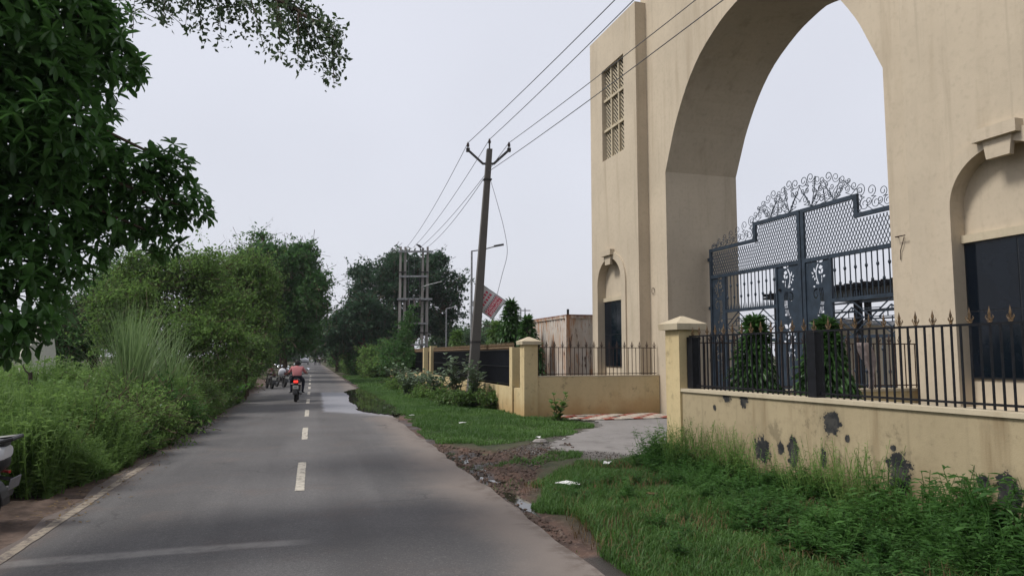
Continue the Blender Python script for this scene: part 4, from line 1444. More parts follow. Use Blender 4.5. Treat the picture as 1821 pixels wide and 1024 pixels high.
MB().tube([(-.34, .5, 1.05), (0, .58, 1.04), (.34, .5, 1.05)], .017, 6).build('handlebar', M['blackplastic'], scr_)

# far white van
vn = thing('van', 'small white van far down the road under the trees', 'van', (road_c(150) - 1.1, 150, .03), R(180))
loft([(-1.9, 0, 1.05, .75, .62), (-1.8, 0, 1.1, .85, .75), (.6, 0, 1.1, .85, .78), (1.3, 0, .85, .84, .52), (1.9, 0, .7, .78, .34)], 14).build('body', M['white_paint'], vn, True)
MB().add([(-.68, 1.02, 1.62), (.68, 1.02, 1.62), (.74, 1.42, 1.22), (-.74, 1.42, 1.22)], [(0, 1, 2, 3)]).build('windscreen', M['glass_dark'], vn)
for s_ in (-1, 1):
    for y in (-1.2, 1.25): wheel(vn, y, .3, .2, s_ * .72)
    MB().box((s_ * .55, 1.92, .78), (.25, .06, .16)).build('headlight', M['lens'], vn)
MB().box((0, 1.93, .5), (1.3, .1, .18)).build('bumper', M['blackplastic'], vn)


# ================================================================== PEOPLE
def person(label, loc, rz, J, edges, mats_of, shirt, group=None):
    """J: name -> (pos, radius); one skinned surface, materials by nearest joint"""
    names = list(J)
    me = bpy.data.meshes.new('person')
    me.from_pydata([J[n][0] for n in names], [(0, 0)][:0] + [(names.index(a), names.index(b)) for a, b in edges], [])
    ob = bpy.data.objects.new('person', me)
    col.objects.link(ob)
    sk_ = ob.modifiers.new('skin', 'SKIN')
    sk_.use_smooth_shade = True
    for i, n in enumerate(names):
        v = me.skin_vertices[0].data[i]
        rr = J[n][1]
        v.radius = rr if isinstance(rr, tuple) else (rr, rr)
        v.use_root = (n == 'pelvis')
    ob.modifiers.new('sub', 'SUBSURF').levels = 2
    ob.modifiers['sub'].render_levels = 2
    dg = bpy.context.evaluated_depsgraph_get()
    fin = bpy.data.meshes.new_from_object(ob.evaluated_get(dg))
    ob.modifiers.clear()
    ob.data = fin
    fin.materials.clear()
    for mt in (shirt, M['denim'], M['skin'], M['hair']): fin.materials.append(mt)
    jp = np.array([J[n][0] for n in names])
    for p in fin.polygons:
        d = np.linalg.norm(jp - np.array(p.center), axis=1)
        p.material_index = mats_of[names[int(d.argmin())]]
        p.use_smooth = True
    ob.location, ob.rotation_euler = loc, (0, 0, rz)
    return tag(ob, label, 'person', group)


def hair(parent, c):
    m = MB()
    m.lathe([(.0, .125), (.055, .115), (.088, .075), (.102, .02), (.1, -.04), (.088, -.085), (.06, -.10)], 12, c)
    return m.build('hair', M['hair'], parent, True)


# rider, seen from behind (local Y forward)
J = {'pelvis': ((0, -.22, .93), (.15, .12)), 'waist': ((0, -.20, 1.08), (.145, .11)), 'chest': ((0, -.13, 1.30), (.18, .12)), 'neck0': ((0, -.09, 1.46), (.08, .07)), 'neck': ((0, -.07, 1.53), (.052, .052)),
     'head': ((0, -.05, 1.62), (.082, .092)), 'crown': ((0, -.05, 1.71), (.06, .07)), 'face': ((0, .04, 1.60), (.045, .05))}
Ed = [('pelvis', 'waist'), ('waist', 'chest'), ('chest', 'neck0'), ('neck0', 'neck'), ('neck', 'head'), ('head', 'crown'), ('head', 'face')]
MO = {'pelvis': 1, 'waist': 0, 'chest': 0, 'neck0': 0, 'neck': 2, 'head': 2, 'crown': 3, 'face': 2}
for s_, n in ((-1, 'l'), (1, 'r')):
    J.update({n + 'sh': ((s_ * .19, -.10, 1.41), .075), n + 'ua': ((s_ * .25, -.03, 1.27), .062), n + 'el': ((s_ * .33, .06, 1.15), .05), n + 'fa': ((s_ * .34, .17, 1.11), .042), n + 'wr': ((s_ * .34, .25, 1.085), .033), n + 'pm': ((s_ * .345, .30, 1.085), (.04, .025)),
              n + 'hip': ((s_ * .12, -.17, .90), .105), n + 'th': ((s_ * .19, .02, .84), .09), n + 'kn': ((s_ * .23, .22, .77), .068), n + 'cf': ((s_ * .22, .13, .58), .062), n + 'an': ((s_ * .21, -.02, .40), .045), n + 'ft': ((s_ * .22, .12, .36), (.045, .035))})
    for k in range(4):
        J[n + 'f%d' % k] = ((s_ * (.315 + .02 * k), .335, 1.07 + .004 * k), .012)
        J[n + 'g%d' % k] = ((s_ * (.315 + .02 * k), .33, 1.035), .010)
        Ed += [(n + 'pm', n + 'f%d' % k), (n + 'f%d' % k, n + 'g%d' % k)]
        MO[n + 'f%d' % k] = MO[n + 'g%d' % k] = 2
    J[n + 't0'] = ((s_ * .305, .28, 1.06), .013)
    Ed += [(n + 'pm', n + 't0')]
    MO[n + 't0'] = 2
    Ed += [('chest', n + 'sh'), (n + 'sh', n + 'ua'), (n + 'ua', n + 'el'), (n + 'el', n + 'fa'), (n + 'fa', n + 'wr'), (n + 'wr', n + 'pm'), ('pelvis', n + 'hip'), (n + 'hip', n + 'th'), (n + 'th', n + 'kn'), (n + 'kn', n + 'cf'), (n + 'cf', n + 'an'), (n + 'an', n + 'ft')]
    MO.update({n + 'sh': 0, n + 'ua': 0, n + 'el': 2, n + 'fa': 2, n + 'wr': 2, n + 'pm': 2, n + 'hip': 1, n + 'th': 1, n + 'kn': 1, n + 'cf': 1, n + 'an': 1, n + 'ft': 3})
for k_ in list(J):
    (x_, y_, z_), r_ = J[k_]
    if z_ > .85 and not (k_[0] in 'lr' and k_[1:2] in ('w', 'p', 'f', 'g', 't') and k_[1:] not in ('th',) and len(k_) == 3):
        J[k_] = ((x_, y_, .85 + (z_ - .85) * .80), r_)
rider = person('person in a pink checked shirt riding the black motorcycle away', RB, R(-2), J, Ed, MO, M['shirt'])
hair(rider, (0, -.055, 1.485))

# two far walkers
def walker(label, loc, shirt):
    J = {'pelvis': ((0, 0, .93), .13), 'chest': ((0, 0, 1.28), (.17, .11)), 'neck': ((0, 0, 1.48), .055), 'head': ((0, .01, 1.60), .09), 'crown': ((0, 0, 1.68), .06)}
    E2 = [('pelvis', 'chest'), ('chest', 'neck'), ('neck', 'head'), ('head', 'crown')]
    mo = {'pelvis': 1, 'chest': 0, 'neck': 2, 'head': 2, 'crown': 3}
    for s_, n in ((-1, 'l'), (1, 'r')):
        J.update({n + 'sh': ((s_ * .19, 0, 1.4), .06), n + 'el': ((s_ * .25, -.03 * s_, 1.12), .045), n + 'wr': ((s_ * .25, .06 * s_, .9), .035), n + 'kn': ((s_ * .11, .08 * s_, .5), .065), n + 'an': ((s_ * .11, -.05 * s_, .08), .045), n + 'ft': ((s_ * .11, .1, .04), .04)})
        E2 += [('chest', n + 'sh'), (n + 'sh', n + 'el'), (n + 'el', n + 'wr'), ('pelvis', n + 'kn'), (n + 'kn', n + 'an'), (n + 'an', n + 'ft')]
        mo.update({n + 'sh': 0, n + 'el': 2, n + 'wr': 2, n + 'kn': 1, n + 'an': 1, n + 'ft': 3})
    return person(label, loc, 0, J, E2, mo, shirt, 'people far down the road')
walker('person in a dark top standing far down the road beside the van', (road_c(140) + .9, 140, .02), M['greyprint'])
walker('person in a pale top standing far down the road, right of the other', (road_c(142) + 1.7, 142, .02), M['sackcloth'])

# ================================================================== VEGETATION
LEAF_V = np.array([(0, 0, 0), (.5, .42, .10), (0, 1, -.05), (-.5, .42, .10)])
LEAF_F = np.array([(0, 1, 2, 3)])


def leaves_in(blobs, n, size, width, clump, per, droop, upbias=.45, shell=.45, jitter=.35, flat=1.0):
    """leaves strung along short twigs that fill a set of lobed ellipsoids"""
    bl = [tuple(b) for b in blobs]
    for b in list(bl):                       # smaller lobes break up every outline
        for k in range(4):
            d = unit(rng.normal(size=3) + np.array([0, 0, .35]))
            q = np.array(b[:3]) + d * np.array(b[3:6]) * .8
            f = .28 + .25 * rng.random()
            bl.append((q[0], q[1], q[2], b[3] * f, b[4] * f, b[5] * f))
    bl = np.array(bl, float)
    w = (bl[:, 3] * bl[:, 4] + bl[:, 3] * bl[:, 5] + bl[:, 4] * bl[:, 5])
    nt = max(6, n // per)
    bi = rng.choice(len(bl), nt, p=w / w.sum())
    dr = unit(rng.normal(size=(nt, 3)))
    rad = shell + (1 - shell) * rng.random(nt) ** .55
    rad *= .60 + .75 * vnoise(dr + bi[:, None] * 3.7, 2.4, 5)
    long = rng.random(nt) < .2
    rad[long] = 1.0 + .18 * rng.random(long.sum())
    tip = bl[bi, :3] + dr * bl[bi, 3:6] * rad[:, None]
    L = clump * 3.0 * (.6 + .8 * rng.random(nt))
    td = unit(dr * np.array([.9, .9, .6]) + rng.normal(size=(nt, 3)) * .45 + np.array([0, 0, .28 - droop]))
    k = rng.integers(int(per * .5), int(per * 1.5) + 1, nt)
    k[long] = np.maximum(4, k[long] // 2)
    idx = np.repeat(np.arange(nt), k)
    u = rng.random(len(idx)) ** .8
    sp = clump * .42 * (1.1 - .7 * u)
    P = tip[idx] - td[idx] * (L[idx] * (1 - u))[:, None] + rng.normal(size=(len(idx), 3)) * sp[:, None] * np.array([1, 1, .7 * flat])
    d = td[idx] * .55 + rng.normal(size=(len(idx), 3)) * .6 - np.array([0, 0, droop])
    s = size * (.6 + .8 * rng.random(len(idx)))
    rnd = np.clip(rng.random(nt)[idx] * .65 + rng.random(len(idx)) * .35, 0, 1)
    tw = (tip - td * L[:, None] * 1.15, tip)
    return P, frames(d, upbias=upbias), np.stack([s * width, s, s], 1), rnd, tw


def crown(name, parent, mat, blobs, n, size, width=.5, clump=.3, per=16, droop=.2, **kw):
    P, Rm, S, rd, tw = leaves_in(blobs, n, size, width, clump, per, droop, **kw)
    P[:, 2] = np.maximum(P[:, 2], .02)
    V, F, rv = replicate(LEAF_V, LEAF_F, P, Rm, S, rd)
    o = put(name, np_mesh(name, V, F, mat, rv), parent)
    a, b = tw
    w_ = size * .07
    x = unit(np.cross(b - a, rng.normal(size=a.shape))) * w_
    V = np.stack([a - x, a + x, b + x * .25, b - x * .25], 1).reshape(-1, 3)
    V[:, 2] = np.maximum(V[:, 2], .02)
    F = (np.arange(len(a)) * 4)[:, None] + np.arange(4)[None]
    tag(put('twigs', np_mesh('twigs', V, F, M['bark']), parent), kind='stuff')
    return o


def limbs(m, a, b, r0, r1, wob=.12, n=5):
    a, b = Vector(a), Vector(b)
    P, rr = [], []
    L = (b - a).length
    for i in range(n + 1):
        t_ = i / n
        p = a.lerp(b, t_) + Vector((0, 0, L * .12 * math.sin(math.pi * t_)))
        if 0 < i < n: p += Vector([random.uniform(-wob, wob) * L * .5 for _ in range(3)])
        P.append(p); rr.append(r0 + (r1 - r0) * t_)
    m.tube(P, rr, 6, False)
    return P


def tree(name, label, base, blobs, n, size, mat, trunk_r=.15, fork=1.2, bark='bark', cat='tree', group=None, width=.5, clump=.3, per=16, droop=.2, twigs=3, **kw):
    t_ = thing(name, label, cat, base, 0, group)
    m = MB()
    c = np.mean([b[:3] for b in blobs], axis=0)
    limbs(m, (0, 0, -.1), (c[0] * .3, c[1] * .3, fork), trunk_r, trunk_r * .7, .05)
    for b in blobs:
        P = limbs(m, (c[0] * .3, c[1] * .3, fork), b[:3], trunk_r * .6, trunk_r * .16)
        for k in range(twigs):
            e = Vector(b[:3]) + Vector([random.gauss(0, .5) * b[3 + i] for i in range(3)])
            limbs(m, P[3], e, trunk_r * .2, .012, .1, 4)
    m.build('trunk', M[bark], t_, True)
    crown('crown', t_, M[mat], blobs, n, size, width, clump, per, droop, **kw)
    return t_


# ---------------- left tree with whorled leaves
st_ = [0, .22, .5, .8, 1.0]
hw = [.014, .09, .165, .155, 0]
wv_, wf_ = [], []
for i, (y, w_) in enumerate(zip(st_, hw)):
    zc = -.10 * y * y
    wv_ += [(-w_, y, zc + w_ * .35), (0, y, zc), (w_, y, zc + w_ * .35)]
    if i: wf_ += [((i - 1) * 3 + k, (i - 1) * 3 + k + 1, i * 3 + k + 1, i * 3 + k) for k in (0, 1)]
WL_V, WL_F = np.array(wv_), np.array(wf_)

alst_base = Vector((-5.6, 6.4, 0))
alst = thing('whorl_leaved_tree', 'dark glossy whorl-leaved tree filling the upper left corner', 'tree', alst_base)
AB = [(-170, 60, 7.2, 1.2), (-190, 330, 6.8, 1.1), (-160, 540, 6.4, .7), (40, 30, 7.4, .95), (140, 30, 8.0, .55), (200, 115, 8.4, .32), (35, 230, 7.2, .85), (110, 180, 7.8, .55), (150, 300, 7.9, .5), (245, 330, 8.3, .52), (305, 290, 8.4, .28), (318, 365, 8.4, .34),
      (285, 420, 8.3, .26), (80, 400, 7.4, .62), (190, 400, 8.0, .36), (20, 500, 6.9, .55), (30, 585, 6.6, .28), (130, 470, 7.6, .28)]
blobs = []
for px_, py_, d, r_ in AB:
    p = W(px_, py_, d) - alst_base
    blobs.append((p.x, p.y, p.z, r_, r_, r_ * .92))
bl = np.array(blobs)
vol = bl[:, 3] ** 2.4
NWH = 3100
bi = rng.choice(len(bl), NWH, p=vol / vol.sum())
dr = unit(rng.normal(size=(NWH, 3)))
cc = bl[bi, :3] + dr * bl[bi, 3:6] * (rng.random(NWH) ** .42 * (.72 + .55 * vnoise(dr + bi[:, None] * 2.3, 2.4, 3)))[:, None]
axis = unit(dr * .7 + rng.normal(size=(NWH, 3)) * .35 + np.array([0, 0, .25]))
LP, LD, LS, LR = [], [], [], []
for i in range(NWH):
    a = Vector(axis[i])
    o1 = a.orthogonal().normalized(); o2 = a.cross(o1)
    ph = random.random() * 6.28
    nl = random.choice((6, 7, 7, 8))
    r0 = random.random()
    for k in range(nl):
        w_ = ph + 2 * math.pi * k / nl + random.uniform(-.15, .15)
        d = o1 * math.cos(w_) + o2 * math.sin(w_) + a * random.uniform(.05, .45) - Vector((0, 0, .04))
        LP.append(cc[i]); LD.append(d); LS.append(.172 * random.uniform(.6, 1.2)); LR.append(min(1, r0 * .6 + random.random() * .4))
LP, LD, LS, LR = np.array(LP), np.array(LD), np.array(LS), np.array(LR)
fr_ = frames(LD, upbias=.85)
# the leaves nearest the camera are picked out one by one
wp = LP + np.array(alst_base)
v = wp - np.array(CAM)
dep = v @ np.array(_f)
sx = 910.5 + FPX * (v @ np.array(_r)) / dep
sy = 512 - FPX * (v @ np.array(_u)) / dep
key = np.where((sx > 5) & (sx < 600) & (sy > 0) & (sy < 640), dep, 99)
front = np.argsort(key)[:300]
mask = np.ones(len(LP), bool); mask[front] = False
V, F, rv = replicate(WL_V, WL_F, LP[mask], fr_[mask], np.stack([LS * (.75 + .5 * rng.random(len(LS))), LS, LS * (.3 + 2.2 * rng.random(len(LS)))], 1)[mask], LR[mask])
put('foliage', np_mesh('foliage', V, F, M['lf_alst'], rv, True), alst)['kind'] = 'stuff'
leaf_meshes = [np_mesh('leaf', WL_V, WL_F, M['lf_alst'], np.full(len(WL_V), q), True) for q in (.2, .5, .8, 1.0)]
for i in front:
    mt = Matrix(fr_[i].tolist()).to_4x4()
    mt = Matrix.Translation(Vector(LP[i])) @ mt @ Matrix.Diagonal((LS[i] * random.uniform(.75, 1.25), LS[i], LS[i] * random.uniform(.3, 2.5), 1))
    put('leaf', leaf_meshes[random.randrange(4)], alst, matrix=mt)
m = MB()
limbs(m, (0, 0, -.1), (.3, .3, 2.2), .2, .15, .05)
limbs(m, (.3, .3, 2.2), (.2, .6, 7.5), .15, .06, .06)
for b in blobs:
    zz = max(2.0, b[2] - .8)
    limbs(m, (.3, .4, zz), b[:3], .05, .012, .08)
m.build('trunk', M['bark'], alst, True)

# ---------------- fine leaved branch reaching over the road
ob = Vector((-7.6, 11.8, 0))
over = thing('overhanging_tree', 'fine leaved branch hanging in from the top left against the sky', 'tree', ob)
m = MB()
limbs(m, (0, 0, -.1), (.3, 0, 5.6), .24, .16, .04)
main = [W(-250, -160, 11.5), W(60, -130, 11.3), W(300, -60, 11.0), W(440, -20, 10.8), W(530, 20, 10.8), W(590, 70, 10.8)]
mp = [Vector(p) - ob for p in catmull([tuple(p) for p in main], 4)]
m.tube([Vector((.3, 0, 5.6))] + mp, [.15] + [.075 * (1 - i / len(mp)) + .012 for i in range(len(mp))], 6)
tw_pts = []
ends = [(300, 20), (330, 45), (360, 60), (290, 40), (270, 10), (395, 75), (415, 40), (440, 60), (385, 20), (350, 10), (455, 30), (470, 90), (500, 105), (530, 118), (548, 115), (520, 70), (560, 95), (585, 130), (594, 150), (600, 75), (606, 60), (580, 45), (560, 20), (540, 50), (500, 45), (480, 10), (600, 100), (520, 5), (430, 5), (310, -20), (250, -10), (200, -20)]
for (ex, ey) in ends:
    e = W(ex, ey, 10.8 + random.uniform(-.5, .5)) - ob
    # leave the main limb up-left of the tip
    s0 = min(mp, key=lambda p: (p - (e + Vector((-.35, 0, .55)))).length)
    mid_ = s0.lerp(e, .55) + Vector((0, 0, .06))
    m.tube([s0, mid_, e], [.016, .011, .004], 4)
    for k in range(9):
        t_ = .25 + .75 * k / 8
        tw_pts.append(s0.lerp(mid_, t_ * 2) if t_ < .5 else mid_.lerp(e, t_ * 2 - 1))
m.build('trunk', M['bark'], over, True)
tw_pts = np.array([tuple(p) for p in tw_pts])
ii = np.repeat(np.arange(len(tw_pts)), 10)
P = tw_pts[ii] + rng.normal(size=(len(ii), 3)) * np.array([.075, .075, .055])
d = rng.normal(size=(len(ii), 3)) * .7 - np.array([0, 0, .35])
s = .088 * (.6 + .7 * rng.random(len(ii)))
V, F, rv = replicate(LEAF_V, LEAF_F, P, frames(d, upbias=.4), np.stack([s * .55, s, s], 1))
put('crown', np_mesh('crown', V, F, M['lf_over'], rv), over)
# thicker part of that crown behind the glossy tree
crown('crown', over, M['lf_over'], [tuple(W(a, b, 11.5) - ob) + (r_, r_, r_ * .8) for a, b, r_ in ((150, -60, 1.0), (-50, -80, 1.6), (40, 100, 1.1), (250, -70, .7))], 9000, .10, .5, .22, 18, .2)

# ---------------- roadside trees, left
GL = 'trees on the left of the road'
def ptree(name, label, px_, d, blobs_px, n, size, mat, **kw):
    base = W(px_, 632, d); base.z = -.05
    bl_ = []
    for (x, y, dd, rx, rz) in blobs_px:
        p = W(x, y, d + dd) - base
        bl_.append((p.x, p.y, p.z, rx, rx, rz))
    return tree(name, label, base, bl_, n, size, mat, **kw)

ptree('thorn_tree', 'pale green thorny tree, the widest behind the tall grass', 300, 25, [(255, 540, 0, 1.6, 1.2), (320, 490, .5, 1.3, .9), (310, 585, -1, 1.6, 1.1), (385, 545, .5, 1.3, 1.2), (215, 595, -1, 1.1, .9), (375, 615, -1.2, 1.2, .9), (270, 470, .5, .9, .6), (365, 475, .5, .9, .6), (225, 500, .5, .8, .7)], 50000, .105, 'lf_acacia', trunk_r=.14, group=GL, clump=.32, per=18, width=.55)
ptree('thorn_tree', 'bushy thorny tree between the pale thorny tree and the tall dark tree', 440, 33, [(430, 515, 0, 1.5, 1.4), (462, 560, 0, 1.0, 1.5), (395, 490, 1, 1.4, 1.0), (452, 620, -1, 1.0, 1.0), (445, 475, 0, .9, .7)], 32000, .12, 'lf_acacia', trunk_r=.13, group=GL, clump=.34, per=18, width=.55)
ptree('roadside_tree', 'dark feathery tree low behind the glossy whorl-leaved tree', 170, 30, [(170, 560, 0, 2.0, 1.6), (120, 600, 0, 1.8, 1.4), (230, 520, 1, 1.6, 1.6)], 30000, .15, 'lf_dark', trunk_r=.16, group=GL, clump=.3)
ptree('roadside_tree', 'tall dark rounded tree leaning over the left lane', 505, 50, [(470, 500, 0, 2.6, 2.4), (525, 500, 0, 2.3, 2.3), (550, 540, -1, 1.4, 1.9), (500, 560, 0, 2.8, 2.2), (455, 455, 2, 1.3, 1.0), (510, 455, 0, 1.8, 1.0), (562, 512, 0, .9, 1.0), (525, 600, 0, 2.0, 1.4), (463, 420, 1, .5, .45)], 46000, .22, 'lf_dark', trunk_r=.3, fork=2.5, group=GL, clump=.42, per=20)
ptree('light_green_shrub', 'bright green leafy shrub at the road edge before the parked motorcycles', 440, 30, [(440, 640, 0, .85, .75), (415, 655, -1, .8, .6), (455, 615, .5, .7, .6)], 7000, .13, 'lf_light', trunk_r=.05, fork=.4, cat='shrub', clump=.2, per=14, width=.4, droop=.35)
for k, (y, x, h, r_) in enumerate(((62, -5.6, 8.5, 3.0), (78, -5.4, 9, 3.2), (98, -5.6, 9, 3.5), (120, -6.0, 9.5, 3.8), (146, -6.4, 10, 4.2), (178, -7, 10, 4.6), (62, 5.6, 3.6, 2.0))[:6]):
    tree('roadside_tree', ['second tree of the dark left row, just past the tall rounded one', 'third tree of the dark left row along the road', 'fourth tree of the dark left row along the road', 'fifth tree of the dark left row, overhanging the road', 'sixth tree of the dark left row near the van', 'last tree of the left row closing the green tunnel'][k], (x + road_c(y), y, -.05),
         [(0, 0, h - r_ * .7, r_, r_, r_ * .75), (1.6, 0, h - r_ * 1.2, r_ * .75, r_, r_ * .7), (.4, -.5, h * .35, r_ * .7, r_, h * .28), (-1.5, 1, h - r_, r_ * .8, r_, r_ * .7)], 12000, .36 + .03 * k, 'lf_dark' if k < 3 else 'lf_far', trunk_r=.25, fork=2, group=GL, clump=.55, per=18)

# ---------------- right hand trees
GRT = 'trees on the right of the road'
ptree('rain_tree', 'large dark spreading tree behind the twin pole frame', 730, 72, [(730, 500, 0, 4.0, 2.6), (680, 500, 0, 3.0, 2.2), (780, 510, 0, 2.8, 2.0), (650, 540, 2, 2.2, 2.0), (805, 535, -1, 1.5, .9), (720, 560, 0, 4.0, 2.0), (690, 590, 0, 3.5, 1.6), (650, 480, 1, 1.6, 1.0), (770, 470, 0, 1.8, 1.1), (710, 465, 0, 2.4, 1.0), (760, 575, 0, 2.4, 1.4), (810, 560, 0, 1.2, .6)], 44000, .30, 'lf_rain', trunk_r=.5, fork=3, group=GRT, clump=.5, per=20, droop=.1)
ptree('roadside_tree', 'dark tree with a thick reddish trunk right of the road', 646, 66, [(625, 580, 0, 2.2, 1.6), (660, 570, 1, 2.0, 1.4), (606, 605, 0, 1.5, 1.3), (644, 550, 0, 1.6, 1.2)], 20000, .32, 'lf_rain', trunk_r=.42, fork=3.6, bark='redbark', group=GRT, clump=.45)
for k, (y, x, h, r_) in enumerate(((88, 6.2, 7, 3.0), (108, 6.0, 8, 3.4), (132, 6.2, 9, 4.0), (160, 6, 9.5, 4.2), (200, 4, 11, 6.0), (225, -4, 10, 6.0))):
    tree('roadside_tree', ['first small tree past the reddish trunk on the right', 'second tree past the reddish trunk, edge of the green tunnel', 'third tree past the reddish trunk, arching over the road', 'fourth tree on the right, level with the van', 'far pale tree closing the road on its right', 'far pale tree closing the road in the middle'][k], (x + road_c(y), y, -.05),
         [(0, 0, h - r_ * .7, r_, r_, r_ * .75), (-1.5, 0, h - r_ * 1.1, r_ * .8, r_, r_ * .7), (-.3, -.5, h * .35, r_ * .7, r_, h * .28), (1.8, 1, h - r_, r_ * .8, r_, r_ * .7)], 11000, .38 + .03 * k, 'lf_far', trunk_r=.25, fork=2, group=GRT, clump=.6, per=18)
far_l = ['hazy distant tree right of the rain tree', 'hazy distant tree behind the tall street lamp', 'hazy distant tree below the hanging sign', 'hazy distant tree left of the container', 'hazy distant tree behind the container', 'hazy distant tree left of the twin poles', 'hazy distant tree glimpsed under the left tree', 'hazy distant tree behind the white ruin']
for k, (px_, d, top, r_) in enumerate(((815, 95, 575, 3.2), (850, 110, 572, 3.6), (885, 100, 575, 3.0), (925, 120, 580, 3.4), (965, 130, 592, 3.4), (600, 85, 560, 3.0), (60, 80, 560, 5), (-20, 90, 570, 5))):
    b_ = W(px_, 632, d); b_.z = -.05
    h = 1.8 + (632 - top) * d / FPX
    tree('distant_tree', far_l[k], b_, [(0, 0, h - r_ * .6, r_, r_, r_ * .6), (r_ * .7, 0, h * .5, r_ * .7, r_ * .7, h * .3), (-r_ * .7, 0, h * .5, r_ * .7, r_ * .7, h * .3)], 7000, .42, 'lf_far', trunk_r=.2, fork=1.2, group='hazy trees beyond the compound', clump=.6, per=16, twigs=1)

# hedge masses along the right road edge far away
GRH = 'shrubs along the far right road edge'
hl = ['dark shrub where the right grass strip ends', 'second shrub beyond the right grass strip', 'third shrub beyond the right grass strip', 'fourth shrub beyond the right grass strip', 'fifth shrub beyond the right grass strip', 'sixth shrub on the right, near the van']
for k, (y, x, h) in enumerate(((62, 5.2, 2.6), (69, 4.6, 3.0), (78, 4.2, 3.2), (90, 4.1, 3.4), (106, 4.2, 3.6), (126, 4.0, 3.8))):
    tree('roadside_shrub', hl[k], (x + road_c(y), y, -.05), [(0, 0, h * .5, 1.5, 2.6, h * .5), (.9, 1.5, h * .55, 1.5, 2.4, h * .5), (-.4, -1.8, h * .38, 1.2, 2, h * .38)], 12000, .24, 'lf_dark' if k % 2 else 'lf_acacia', trunk_r=.06, fork=.3, cat='shrub', group=GRH, clump=.35, per=16, twigs=1)
ptree('creeper_shrub', 'leafy creeper climbing the twin pole frame', 722, 46.5, [(720, 600, 0, .7, 1.1), (728, 570, 0, .4, .9), (700, 620, 0, 1.2, .9), (705, 640, -1, 1.5, .8)], 9000, .14, 'lf_dark', trunk_r=.04, fork=.4, cat='shrub', clump=.25, width=.6)

# ---------------- leafy plants of one kind: broad grey-green milkweed
def broad_plant(name, label, base, stems, h, leaf, mat, width=.5, pairs=7, spread=.35, group=None, cat='shrub', droop=.0):
    t_ = thing(name, label, cat, base, 0, group)
    m = MB()
    P, D, S = [], [], []
    for k in range(stems):
        a = random.random() * 6.28
        sp = spread * random.uniform(.3, 1)
        hh = h * random.uniform(.6, 1)
        q = [(0, 0, -.05), (sp * .4 * math.cos(a), sp * .4 * math.sin(a), hh * .5), (sp * math.cos(a), sp * math.sin(a), hh)]
        cpt = catmull(q, 4)
        m.tube(cpt, [.014 - .001 * i for i in range(len(cpt))], 5)
        for j in range(pairs):
            t2 = .2 + .8 * j / (pairs - 1)
            p = cpt[min(int(t2 * (len(cpt) - 1)), len(cpt) - 1)]
            w_ = j * math.pi / 2 + random.uniform(-.3, .3)
            for s_ in (0, math.pi):
                P.append(p); D.append((math.cos(w_ + s_), math.sin(w_ + s_), random.uniform(.3, .9) - droop)); S.append(leaf * random.uniform(.7, 1.1) * (1 - .35 * t2 * t2))
    m.build('stem', M['stem'], t_)
    V = None
    tv = WL_V * np.array([1.0 * width / .27, 1, 1])
    V, F, rv = replicate(tv, WL_F, np.array(P), frames(np.array(D), upbias=.95), np.array(S))
    put('foliage', np_mesh('foliage', V, F, M[mat], rv, True), t_)
    return t_


GM = 'broad-leaved grey-green plants by the fence'
ml = ['tall grey-green milkweed just left of the leaning pole', 'grey-green milkweed right behind the leaning pole', 'grey-green milkweed third left of the leaning pole', 'grey-green milkweed at the fence gap pillars', 'spreading grey-green milkweed nearest the road left of the pole', 'farthest grey-green milkweed at the end of the fence', 'low grey-green milkweed below the fence gap', 'grey-green milkweed between the gap pillars and the pole']
for k, (x, y, st, h, lf_) in enumerate(((5.3, 27.6, 8, 1.75, .30), (5.5, 25.0, 8, 1.45, .28), (5.0, 29.5, 8, 1.15, .27), (5.1, 37, 9, 1.15, .27), (4.2, 33.5, 9, .95, .26), (4.6, 42, 9, 1.3, .3), (4.7, 35.3, 9, .9, .26), (4.9, 31.5, 9, 1.0, .27))):
    broad_plant('milkweed_plant', ml[k], (x, y, -.03), st + 5, h * 1.1, lf_ * 1.1, 'lf_milk', .6, 8, .8, GM)
for k, (x, y, r_, h) in enumerate(((5.05, 25.1, .55, .75), (5.75, 24.2, .5, .75), (4.7, 25.9, .4, .5))):
    tree('leafy_bush', ['yellow green bush at the foot of the leaning pole', 'yellow green bush between the pole and the cream fence pillar', 'small yellow green bush left of the leaning pole foot'][k], (x, y, -.04), [(0, 0, h * .55, r_, r_, h * .45), (.2, .2, h * .4, r_ * .8, r_ * .8, h * .4)], 2600, .085, 'lf_light', trunk_r=.03, fork=.15, cat='bush', group='yellow green bushes round the pole', clump=.10, per=14, width=.6)
for k, (x, y, rx, h) in enumerate(((4.5, 34.5, .8, .6), (4.3, 38.5, .9, .7), (4.5, 30.6, .7, .55), (4.9, 28.6, .6, .55))):
    tree('fence_bush', ['grey green bush below the fence gap pillars', 'grey green bush at the far end of the grass strip', 'grey green bush midway along the dark fence', 'grey green bush behind the milkweed by the pole'][k], (x, y, -.04), [(0, 0, h * .5, rx, rx * 1.3, h * .5), (.4, .8, h * .45, rx * .8, rx, h * .4)], 3000, .09, 'lf_acacia', trunk_r=.03, fork=.2, cat='bush', group='bushes along the dark fence', clump=.16, width=.6)
broad_plant('milkweed_plant', 'single leafy plant on the grass before the far return wall', (6.55, 19.3, -.02), 5, .75, .26, 'lf_light', .5, 6, .3)
broad_plant('milkweed_plant', 'pale leaved plant in the left weeds at the road edge', (-3.05, 17.0, -.02), 5, .75, .26, 'lf_milk', .4, 6, .35)
broad_plant('milkweed_plant', 'low dark green plant at the left road edge nearest the camera', (-2.95, 14.9, -.02), 5, .55, .26, 'lf_weed_dark', .5, 6, .3)
